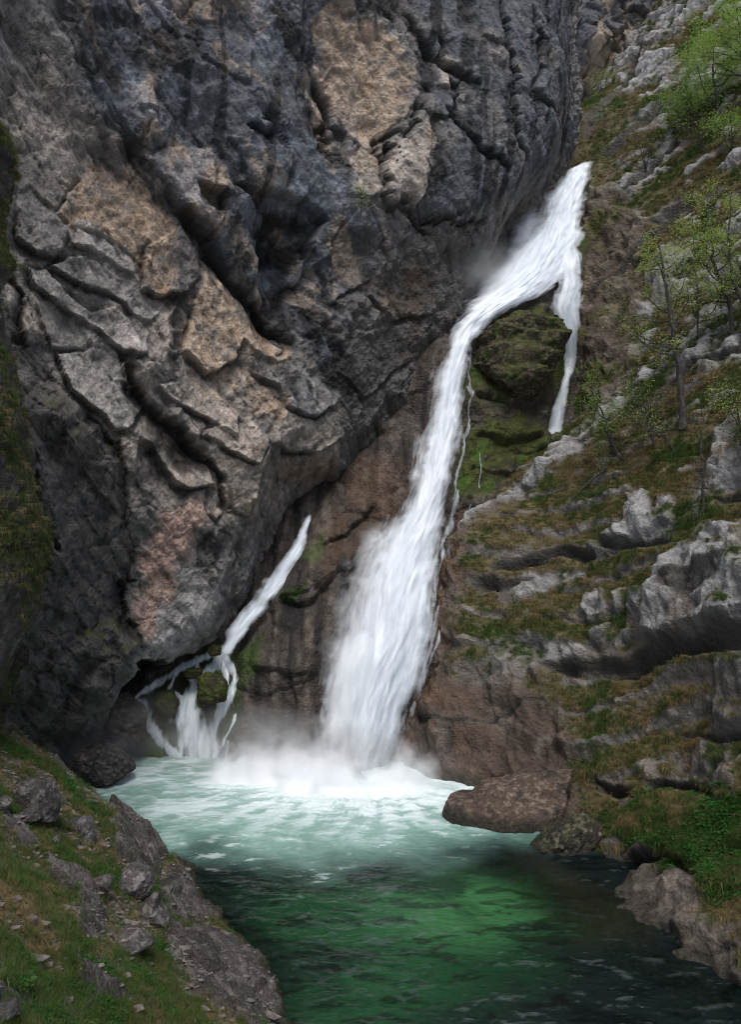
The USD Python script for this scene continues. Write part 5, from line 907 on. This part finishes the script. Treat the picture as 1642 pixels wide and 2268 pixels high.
def drape(name, parent, sheet, lines, lift, seed, widen=1.0, base=.9):
    """Water running over the very surface of the rock, in braided strands."""
    q = [(sheet.uv([p[:2] for p in l]), np.array([p[2] for p in l], float) * .026 * widen) for l in lines]
    bx = sheet.box(np.vstack([a for a, _ in q]), .8); up = 2
    P, U, V = (np.stack([zoom(sheet.P[bx][..., k], up, order=1) for k in range(3)], -1), zoom(sheet.U[bx], up, order=1), zoom(sheet.V[bx], up, order=1))
    for k in range(3): P[..., k] = gaussian_filter(P[..., k], 2.2)
    wx, wy = .16 * fb(U * 1.6, V * 1.1, 900 + seed, 4, .6), .12 * fb(U * 1.8, V * 1.8, 905 + seed, 3)
    al = np.full(U.shape, -1.0)
    for l, w in q:
        d, t = along(U + wx, V + wy, l); w_ = np.interp(t, np.linspace(0, 1, len(w)), w) * 1.15
        al = np.maximum(al, 1.25 - np.abs(d) / w_)
    lace = ridge(U * 2.6 + wx * 3, V * .8, 910 + seed, 3); fine = fb(U * 5, V * 1.3, 914 + seed, 3)
    a = sstep(-.1, .9, al + .45 * lace - .15 + .2 * fine) * base * 1.25 - .18 - .5 * (al < -.6)
    out = P + sheet.n * (lift + .10 * np.clip(al, 0, 1) + .05 * fine)[..., None]
    keep = al > -.7; fk = keep[:-1, :-1] | keep[1:, 1:]
    f = grid_faces(*U.shape, keep=fk); ids, inv = np.unique(f, return_inverse=True)
    n = grid_normals(out, np.array([0, -1., .3])).reshape(-1, 3)
    put(name, out.reshape(-1, 3)[ids], inv.reshape(f.shape), FALL, parent, normals=n[ids], attrs={'alpha': a.ravel()[ids], 'tone': np.clip(.55 + .4 * fine, 0, 1).ravel()[ids]}, uv=np.stack([U, -V], -1).reshape(-1, 2)[ids])
STREAMS = ([(500, 1432, 10), (470, 1442, 8), (440, 1456, 9), (405, 1474, 9), (375, 1492, 10), (345, 1512, 8), (318, 1530, 7), (300, 1542, 5)],
        [(492, 1440, 14), (478, 1465, 14), (452, 1490, 12), (430, 1515, 14), (418, 1545, 17), (412, 1570, 22), (418, 1600, 30), (432, 1635, 36), (445, 1670, 42), (455, 1700, 46)],
        [(500, 1455, 8), (512, 1475, 7), (517, 1505, 6), (508, 1535, 7), (495, 1560, 8), (480, 1590, 8), (474, 1620, 9), (470, 1660, 12)], [(492, 1462, 5), (498, 1490, 5), (500, 1520, 5), (488, 1560, 6)],
        [(308, 1552, 6), (322, 1568, 10), (332, 1595, 9), (348, 1625, 9), (368, 1650, 10), (392, 1676, 12)], [(432, 1456, 5), (436, 1478, 7), (420, 1500, 7)], [(378, 1500, 4), (372, 1525, 4), (400, 1545, 5)], [(520, 1580, 2), (505, 1620, 2), (490, 1650, 2)])

drape('braided_water', cf, fs, STREAMS, .07, 1, widen=1.2)
RIV = [[(1036, 860, 4), (1044, 890, 5), (1036, 950, 4), (1024, 1000, 4), (1012, 1060, 4), (1002, 1110, 4)], [(1012, 1095, 5), (1000, 1150, 8), (985, 1200, 8), (975, 1260, 6), (960, 1340, 6)], [(1040, 1125, 2), (1025, 1170, 4), (1015, 1200, 3)], [(985, 1280, 4), (965, 1380, 6), (942, 1470, 6), (915, 1580, 7), (890, 1665, 8)], [(975, 1400, 4), (940, 1500, 6), (910, 1600, 6), (880, 1685, 6)], [(1046, 770, 5), (1040, 830, 4), (1044, 880, 5)], [(1060, 1010, 2), (1064, 1060, 3), (1060, 1090, 2)]]
drape('rivulets', mf, fs, RIV, .06, 2, widen=.8, base=.42)
tk = thing('trickle', 'thin trickle dripping from the ledge above the green herb bank on the right', 'trickle')
td = sl.depth(1366, 1715) - .2
for i, pts in enumerate(([(1367, 1716, 1.6), (1368, 1745, 2.0), (1370, 1775, 2.6), (1372, 1800, 3.2)], [(1376, 1726, 1.2), (1377, 1760, 1.6), (1378, 1795, 2.4)], [(1360, 1732, 1.0), (1361, 1775, 1.6)])):
    ribbon('water_thread', tk, [(x - w, y, x + w, y, td) for x, y, w in pts], 60 + i, .1, .8, .35, 8, top=.2, foot=.3, rough=.02, tone=.3)

# ------------------------------------------------------------------ spray hanging over the foot of the falls
def mist(name, label, c, r, dens):
    m = trimesh.creation.icosphere(3); v = np.array(m.vertices) * r * 1.0 + c
    data(put(name, v, np.array(m.faces), mist_look(f'{name}_look_{used.get(("/World", name), -1) + 2}', c, r, dens)), kind='stuff', label=label, category='mist')
mist('mist', 'white spray boiling over the foot of the main waterfall', at(760, 1690, 42.6), (7.2, 3.6, 3.0), .26)
mist('mist', 'thin spray drifting over the pool in front of the small cascade', at(560, 1650, 43.0), (6.5, 2.8, 2.6), .28)
mist('mist', 'spray drifting at the right foot of the main waterfall', at(960, 1720, 41.2), (3.6, 2.2, 1.8), .16)
mist('mist', 'spray caught under the overhang beside the upper waterfall', at(1070, 600, 53.2), (2.6, 1.8, 3.4), .34)
mist('mist', 'faint spray in the dark corner behind the left shore', at(280, 1640, 42.5), (6.0, 3.0, 3.4), .06)

# ------------------------------------------------------------------ trees
def tube(pts, rad, sides=6):
    p = np.asarray(pts, float); t = unit(np.gradient(p, axis=0)); a = unit(np.cross(t, np.where(np.abs(t[:, 2:]) < .9, [0, 0, 1.], [1., 0, 0]))); b = np.cross(t, a)
    an = np.arange(sides) * 2 * np.pi / sides
    v = p[:, None] + np.asarray(rad)[:, None, None] * (np.cos(an)[None, :, None] * a[:, None] + np.sin(an)[None, :, None] * b[:, None])
    i, j = np.meshgrid(np.arange(len(p) - 1), np.arange(sides), indexing='ij')
    return v.reshape(-1, 3), np.stack([i * sides + j, i * sides + (j + 1) % sides, (i + 1) * sides + (j + 1) % sides, (i + 1) * sides + j], -1).reshape(-1, 4)
class Mb:
    def __init__(s): s.v, s.f, s.n = [], [], 0
    def add(s, v, f): s.v.append(v); s.f.append(np.asarray(f) + s.n); s.n += len(v)
    def put(s, name, mat, parent, loc):
        if not s.n: return
        v, f = np.vstack(s.v), np.vstack(s.f)
        return put(name, v, f, mat, parent, origin=loc)
def leaf_cloud(tips, n, size, r, spread):
    k = r.integers(0, len(tips), n); c = tips[k] + r.normal(0, spread, (n, 3)) * [1, 1, .7]
    a = unit(r.normal(size=(n, 3)) * [1, 1, .45]); b = unit(np.cross(a, r.normal(size=(n, 3)) + [0, 0, .8])); s = size * r.uniform(.6, 1.3, (n, 1))
    v = np.stack([c - a * s, c + b * s * .42, c + a * s, c - b * s * .42], 1).reshape(-1, 3)
    return v, np.arange(4 * n).reshape(n, 4)
def limb(p0, d0, L, r0, r, bend=.25, up=.15, n=7):
    p, d = [np.array(p0, float)], unit(d0)
    for i in range(n):
        d = unit(d + r.normal(0, bend, 3) + [0, 0, up * .3]); p.append(p[-1] + d * L / n)
    return np.array(p), np.linspace(r0, r0 * .25, n + 1)
def tree(name, label, path, sheet, r0, nb, L, nleaf, leafmat, seed, size=.06, cat='tree', start=.3, stems=1, up=.25, spread=.2, group=None, d0=None, lean_d=-.4, bare=False):
    nleaf = int(nleaf * .65)
    r = np.random.default_rng(seed)
    d = (d0 if d0 else sheet.depth(*path[0])) - .05
    px = np.array(path, float); k = np.linspace(0, 1, len(px))
    base = at(px[0, 0], px[0, 1], d)
    t = thing(name, label, cat, base, group)
    tr, br, tips = Mb(), Mb(), []
    for s in range(stems):
        off = r.normal(0, 26, 2) * (s > 0)
        P = np.array([at(x + off[0] * kk, y + abs(off[1]) * kk * .7, d + lean_d * kk + (s > 0) * r.normal(0, .5) * kk) for (x, y), kk in zip(px, k)])
        P[0] -= [0, 0, .25]
        q = np.linspace(0, 1, 22); Q = PchipInterpolator(k, P)(q); Q[1:] += r.normal(0, .035, (21, 3)) * min(1, r0 * 12)
        rad = r0 * (1 - .82 * q) * (1 if s == 0 else .7); rad[0] *= 1.35
        tr.add(*tube(Q, rad, 7))
        for i in range(nb):
            a = start + (1 - start) * (i + r.uniform(0, 1)) / nb; j = min(20, int(a * 21))
            dirn = unit(np.array([r.normal(), r.normal() * .8, up + r.normal() * .3])); Lb = L * (1.15 - .65 * a) * r.uniform(.6, 1.2)
            lp, lr = limb(Q[j], dirn, Lb, max(.012, rad[j] * .5), r); br.add(*tube(lp, lr, 5))
            for _ in range(4 if not bare else 3):
                m = r.integers(2, 7); sp, sr = limb(lp[m], unit(lp[min(m + 1, 7)] - lp[m] + r.normal(0, .6, 3) * .5 + [0, 0, .1]), Lb * r.uniform(.3, .6), max(.008, lr[m] * .6), r, n=5); br.add(*tube(sp, sr, 4))
                tips += list(sp[1:])
                for _ in range(2):
                    m2 = r.integers(1, 5); tp, tr_ = limb(sp[m2], r.normal(size=3) + [0, 0, .25], Lb * r.uniform(.12, .3), .006, r, n=3); br.add(*tube(tp, np.maximum(tr_, .004), 3)); tips += list(tp[1:])
            tips += list(lp[4:])
    tr.put('trunk', BARK, t, base); data(br.put('branches', BARK, t, base), kind='stuff')
    if nleaf:
        v, f = leaf_cloud(np.array(tips), nleaf, size, r, spread); data(put('leaves', v, f, leafmat, t, origin=base), kind='stuff')
    return t
tree('tree', 'dark trunked tree with thin yellow green spring leaves standing right of the thin side fall', [(1514, 940), (1507, 850), (1495, 760), (1484, 680), (1470, 600), (1462, 540)], sl, .21, 17, 3.4, 5200, SPRING, 1, up=.15, start=.32)
tree('tree', 'forked dark tree at the right edge with upright limbs and thin green leaves', [(1625, 800), (1620, 700), (1604, 640), (1580, 580), (1572, 500), (1568, 430)], sl, .17, 16, 3.2, 4800, SPRING, 2, d0=45.0)
tree('tree', 'leaning multi stemmed tree at the right picture edge with pale green haze of leaves', [(1640, 780), (1648, 690), (1620, 600), (1616, 520), (1622, 420)], sl, .14, 12, 2.8, 3600, FRESH, 3, stems=2, d0=44.0)
tree('tree', 'thin pale stemmed tree standing left of the forked tree', [(1552, 830), (1547, 700), (1542, 600), (1535, 500), (1532, 430)], sl, .07, 12, 2.2, 1900, SPRING, 4, d0=47.0)
tree('tree', 'small leaning tree with bright green layered twigs reaching over the side fall', [(1385, 1012), (1358, 985), (1342, 930), (1322, 890), (1300, 850)], sl, .11, 14, 2.7, 2600, FRESH, 5, up=.02, start=.25, stems=2, spread=.2)
tree('shrub', 'multi stemmed bare hazel shrub on the slope below the dark trunked tree', [(1452, 985), (1440, 940), (1425, 890), (1410, 830)], sl, .055, 8, 1.5, 900, SPRING, 6, cat='shrub', stems=6)
tree('shrub', 'half bare shrub with crooked low stems right of the hazel shrub', [(1492, 988), (1460, 955), (1430, 940), (1390, 890)], sl, .06, 7, 1.3, 350, SPRING, 7, cat='shrub', stems=3)
tree('tree', 'bare dead sapling with a straight thin trunk on the grassy slope', [(1558, 1142), (1557, 1060), (1555, 980), (1556, 890)], sl, .09, 16, 1.3, 0, SPRING, 8, bare=True, start=.2, up=.0)
tree('tree', 'bright green leafy tree at the upper right corner of the slope', [(1592, 265), (1588, 220), (1580, 160), (1585, 80)], sl, .14, 18, 4.4, 11500, FRESH, 9, up=.2, start=.2, size=.07, spread=.34)
tree('tree', 'bright green bushy tree at the right edge above the other slope trees', [(1650, 240), (1645, 170), (1640, 90), (1630, 10)], sl, .14, 16, 4.2, 9000, FRESH, 10, up=.2, start=.2, size=.07, spread=.34)
tree('shrub', 'broad light green shrub beneath the bright tree in the upper right', [(1540, 270), (1535, 240), (1530, 210)], sl, .07, 10, 3.2, 5500, FRESH, 11, cat='shrub', stems=4, size=.07, spread=.34)
tree('shrub', 'small green shrub on the slope right of the bright tree base', [(1625, 320), (1622, 290), (1618, 260)], sl, .06, 9, 2.2, 2400, FRESH, 12, cat='shrub', stems=3, size=.07, spread=.34)
tree('shrub', 'thin dark shrub among pale rocks left of the upper green trees', [(1432, 372), (1420, 330), (1412, 290)], sl, .05, 7, 1.3, 250, SPRING, 13, cat='shrub', stems=3)
tree('shrub', 'thin upright shrub below the bright upper tree by a pale rock', [(1560, 330), (1545, 290), (1535, 265)], sl, .05, 7, 1.4, 350, SPRING, 14, cat='shrub', stems=4)
tree('shrub', 'pale green shrub at the foot of the far cliff above the lip of the falls', [(1330, 205), (1332, 180), (1340, 160)], sl, .05, 8, 2.0, 900, SPRING, 15, cat='shrub', stems=3)
tree('sapling', 'tiny lone sapling growing from the niche high in the cliff', [(800, 470), (801, 440), (800, 415)], sl, .035, 8, .9, 260, SPRING, 16, d0=47.0, cat='sapling')
tree('shrub', 'dark green needle like bush on the right edge below the dead sapling level', [(1648, 1000), (1640, 975), (1625, 955)], sl, .05, 8, 1.3, 1200, GREEN, 17, cat='shrub', stems=2)
tree('shrub', 'pale yellow green shrub at the right edge beside the dead sapling', [(1640, 940), (1632, 900), (1620, 860)], sl, .05, 9, 1.6, 1100, SPRING, 18, cat='shrub', stems=3)
fbn = thing('fallen_branch', 'bare fallen branch lying on the grass below the small leaning tree', 'branch', at(1261, 1112, sl.depth(1261, 1112) - .15))
mb = Mb(); p0, p1 = at(1261, 1112, sl.depth(1261, 1112) - .15), at(1346, 1037, sl.depth(1346, 1037) - .3)
L_ = np.array([p0 + (p1 - p0) * k + np.array([0, 0, .12 * math.sin(3 * k)]) for k in np.linspace(0, 1, 10)]); mb.add(*tube(L_, np.linspace(.03, .09, 10), 6))
r_ = np.random.default_rng(3)
for i in (2, 4, 6, 7): q, rd = limb(L_[i], unit(r_.normal(size=3) + [-.8, -.3, .3]), .8, .025, r_); mb.add(*tube(q, rd, 4))
mb.put('branch', BARK, fbn, p0)
dp = thing('dry_plant', 'dark dead umbel stalk sticking up from the grass in the lower left foreground', 'plant', at(160, 2262, 10.5))
mb = Mb(); b0 = at(160, 2262, 10.5)
for pts in ([(150, 2268), (180, 2235), (212, 2207)], [(185, 2230), (198, 2180), (218, 2125)], [(170, 2245), (150, 2218), (146, 2212)]):
    q = np.array([at(x, y, 10.5) for x, y in pts]); q = PchipInterpolator(np.linspace(0, 1, 3), q)(np.linspace(0, 1, 9)); mb.add(*tube(q, np.linspace(.007, .003, 9), 5))
    for _ in range(16): e, rd = limb(q[-1], r_.normal(size=3) + [.2, 0, .5], .16, .0022, r_, n=3, bend=.1); mb.add(*tube(e, np.maximum(rd, .0014), 3))
mb.put('stalk', BARK, dp, b0)

# ------------------------------------------------------------------ grass, herbs
def blades(n, seed, hang, width=.035, h=1.0, spread=.28):
    r = np.random.default_rng(seed); V_, F_ = [], []
    for i in range(n):
        a = r.normal(0, .75) if hang else r.uniform(0, 2 * np.pi); L = h * r.uniform(.5, 1.15); root = np.array([r.normal(0, spread * .5), r.normal(0, spread), 0]); out = np.array([math.cos(a), math.sin(a), 0]); side = np.array([-math.sin(a), math.cos(a), 0])
        t = np.array([0, .35, .7, 1.0]); o = r.uniform(.35, .9); dr = r.uniform(.7, 1.5) if hang else r.uniform(.05, .5)
        P = root + out * (o * t * L)[:, None] * .8 + np.array([0, 0, 1.])[None] * ((.75 * t - dr * t ** 2) * L)[:, None] * (1.0 if hang else 1.2)
        w = width * np.array([1, .9, .6, .08])[:, None] * .5 * r.uniform(.7, 1.3)
        k = len(V_) * 8; V_.append(np.stack([P - side * w, P + side * w], 1).reshape(-1, 3)); F_ += [[k + 2 * j, k + 2 * j + 1, k + 2 * j + 3, k + 2 * j + 2] for j in range(3)]
    return np.vstack(V_), np.array(F_)
def herbs(n, seed):
    r = np.random.default_rng(seed); c = r.normal(0, .35, (n, 3)) * [1, 1, .25] + [0, 0, .35]; a = unit(r.normal(size=(n, 3)) * [1, 1, .3]); b = unit(np.cross(a, [0, 0, 1.]) + r.normal(0, .3, (n, 3))); s = r.uniform(.09, .19, (n, 1))
    return np.stack([c - a * s, c + b * s * .7, c + a * s, c - b * s * .7], 1).reshape(-1, 3), np.arange(4 * n).reshape(n, 4)
def scatter(name, label, cat, protos, pos, nrm, kind, scale, seed):
    r = np.random.default_rng(seed); path = path_for(name); pi = UsdGeom.PointInstancer.Define(stage, path); rel = pi.CreatePrototypesRel()
    for pn, (v, f), m in protos: pr = put(pn, v, f, m, path); rel.AddTarget(pr.GetPath())
    ang = np.arctan2(nrm[:, 1], nrm[:, 0]) + r.normal(0, .45, len(pos)); flat = nrm[:, 2] > .8; ang = np.where(flat, r.uniform(0, 6.28, len(pos)), ang)
    pi.CreatePositionsAttr(Vt.Vec3fArray.FromNumpy(pos.astype(np.float32))); pi.CreateProtoIndicesAttr(Vt.IntArray.FromNumpy(kind.astype(np.int32)))
    pi.CreateOrientationsAttr(Vt.QuathArray([Gf.Quath(float(math.cos(a / 2)), 0.0, 0.0, float(math.sin(a / 2))) for a in ang]))
    pi.CreateScalesAttr(Vt.Vec3fArray.FromNumpy(np.stack([scale, scale, scale * r.uniform(.75, 1.2, len(pos))], -1).astype(np.float32)))
    data(pi.GetPrim(), kind='stuff', label=label, category=cat)
def sample(s, w, n, seed, margin=40):
    r = np.random.default_rng(seed); px = s.px
    w = w * (px[..., 0] > -margin) * (px[..., 0] < 1642 + margin) * (px[..., 1] > -margin) * (px[..., 1] < 2268 + margin) * (s.P[..., 1] > 4)
    p = (w / w.sum()).ravel(); i = r.choice(p.size, n, p=p)
    pos = s.P.reshape(-1, 3)[i] + r.normal(0, s.res * .5, (n, 3)) * [1, 1, .1]; return i, pos, s.N.reshape(-1, 3)[i]
i, pos, nrm = sample(sl, np.clip(sl.grass, 0, 1) * (.55 + .45 * sstep(70, 35, sl.P[..., 1])), 30000, 5)
r_ = np.random.default_rng(6); tone = sl.nmid.ravel()[i] + r_.normal(0, .28, len(i)); hb = sl.herb.ravel()[i] > .4
kind = np.where(tone > .24, 2, np.where(tone > -.16, 1, 0)); kind = np.where(hb, np.where(r_.uniform(size=len(i)) < .62, 3, np.where(r_.uniform(size=len(i)) < .6, 2, 1)), kind)
kind = np.where((~hb) & (pos[:, 2] < 12) & (r_.uniform(size=len(i)) < .16), 3, kind)
i2, pos2, nrm2 = sample(sl, sl.herb, 5000, 15); t2 = sl.nmid.ravel()[i2] + r_.normal(0, .3, 5000); k2 = np.where(t2 < .15, 3, np.where(t2 < .4, 2, np.where(t2 < .6, 1, 0)))
i, pos, nrm, kind = np.r_[i, i2], np.vstack([pos, pos2]), np.vstack([nrm, nrm2]), np.r_[kind, k2]
scatter('slope_grass', 'tufts of straw and green grass hanging all over the right hillside', 'grass',
        [('dry_tuft', blades(34, 1, True), STRAW), ('olive_tuft', blades(34, 2, True), OLIVE), ('green_tuft', blades(34, 3, True), GREEN), ('herb_clump', herbs(34, 4), HERB)], pos, nrm, kind, np.clip(r_.normal(.36, .12, len(i)) * np.where(kind == 3, .5, 1), .12, .7), 7)
i, pos, nrm = sample(bk, bk.grass * (.4 + .6 * sstep(26, 14, bk.P[..., 1])) / np.maximum(bk.P[..., 1], 8) * 10, 24000, 8)
tone = bk.nmid.ravel()[i] + r_.normal(0, .28, len(i)); kind = np.where(tone > .22, 0, np.where(tone > -.05, 1, np.where(tone > -.6, 2, 3)))
scatter('bank_grass', 'short green and brown grass with small herbs covering the left bank', 'grass',
        [('dry_tuft', blades(30, 11, True, .03), STRAW), ('olive_tuft', blades(30, 12, False, .03), OLIVE), ('green_tuft', blades(34, 13, False, .03), GREEN), ('herb_clump', herbs(22, 14), HERB)], pos, nrm, kind, np.clip(r_.normal(.15, .05, len(i)), .06, .32), 9)
def chip(seed):
    r = np.random.default_rng(seed); m = trimesh.convex.convex_hull(r.normal(size=(12, 3)) * [1, .8, .5]); return np.array(m.vertices), np.array(m.faces)
STONE = usdkit.material(stage, '/World/Looks/stone_chip_look', {'o': ('object_info', {}), 'g': ('geometry', {}), 'n': ('noise_texture', {'scale': 6.0, 'detail': 3.0}), 'r': ('rgb_ramp', {'ramp': [(.3, (.06, .053, .046)), (.6, (.13, .113, .10)), (.8, (.22, .20, .175))]}), 'p': ('principled_bsdf', {'roughness': .9})},
    [('g.position', 'n.vector'), ('n.fac', 'r.fac'), ('r.color', 'p.base_color')], surface='p.BSDF')
i, pos, nrm = sample(bk, np.clip(bk.gravel + .12, 0, 1) * (bk.P[..., 2] > .3), 9000, 16)
scatter('stone_chips', 'loose pale stone chips strewn over the bare patches of the left bank', 'gravel', [('chip', chip(1), STONE), ('chip', chip(2), STONE), ('chip', chip(3), STONE)], pos, nrm, r_.integers(0, 3, len(i)), np.clip(r_.lognormal(-4.3, .7, len(i)), .005, .10), 17)
i, pos, nrm = sample(bk, bk.grass * (bk.gravel > .1), 500, 18)
scatter('bank_tussocks', 'long brown and green grass tussocks between the stones of the left bank', 'grass', [('dry_tuft', blades(60, 31, True, .02), STRAW), ('green_tuft', blades(60, 32, True, .02), GREEN), ('olive_tuft', blades(60, 33, True, .02), OLIVE)], pos, nrm, r_.integers(0, 3, len(i)), np.clip(r_.normal(.34, .1, len(i)), .15, .6), 19)
i, pos, nrm = sample(nw, nw.grass, 1800, 12)
kind = np.where(r_.uniform(size=len(i)) < .25, 0, np.where(r_.uniform(size=len(i)) < .35, 1, 2))
scatter('wall_grass', 'bright green grass cushions hanging on the near wall at the left edge', 'grass', [('dry_tuft', blades(34, 21, True, .03), STRAW), ('olive_tuft', blades(34, 22, True, .03), OLIVE), ('green_tuft', blades(34, 23, True, .03), GREEN)], pos, nrm, kind, np.clip(r_.normal(.24, .07, len(i)), .1, .5), 13)
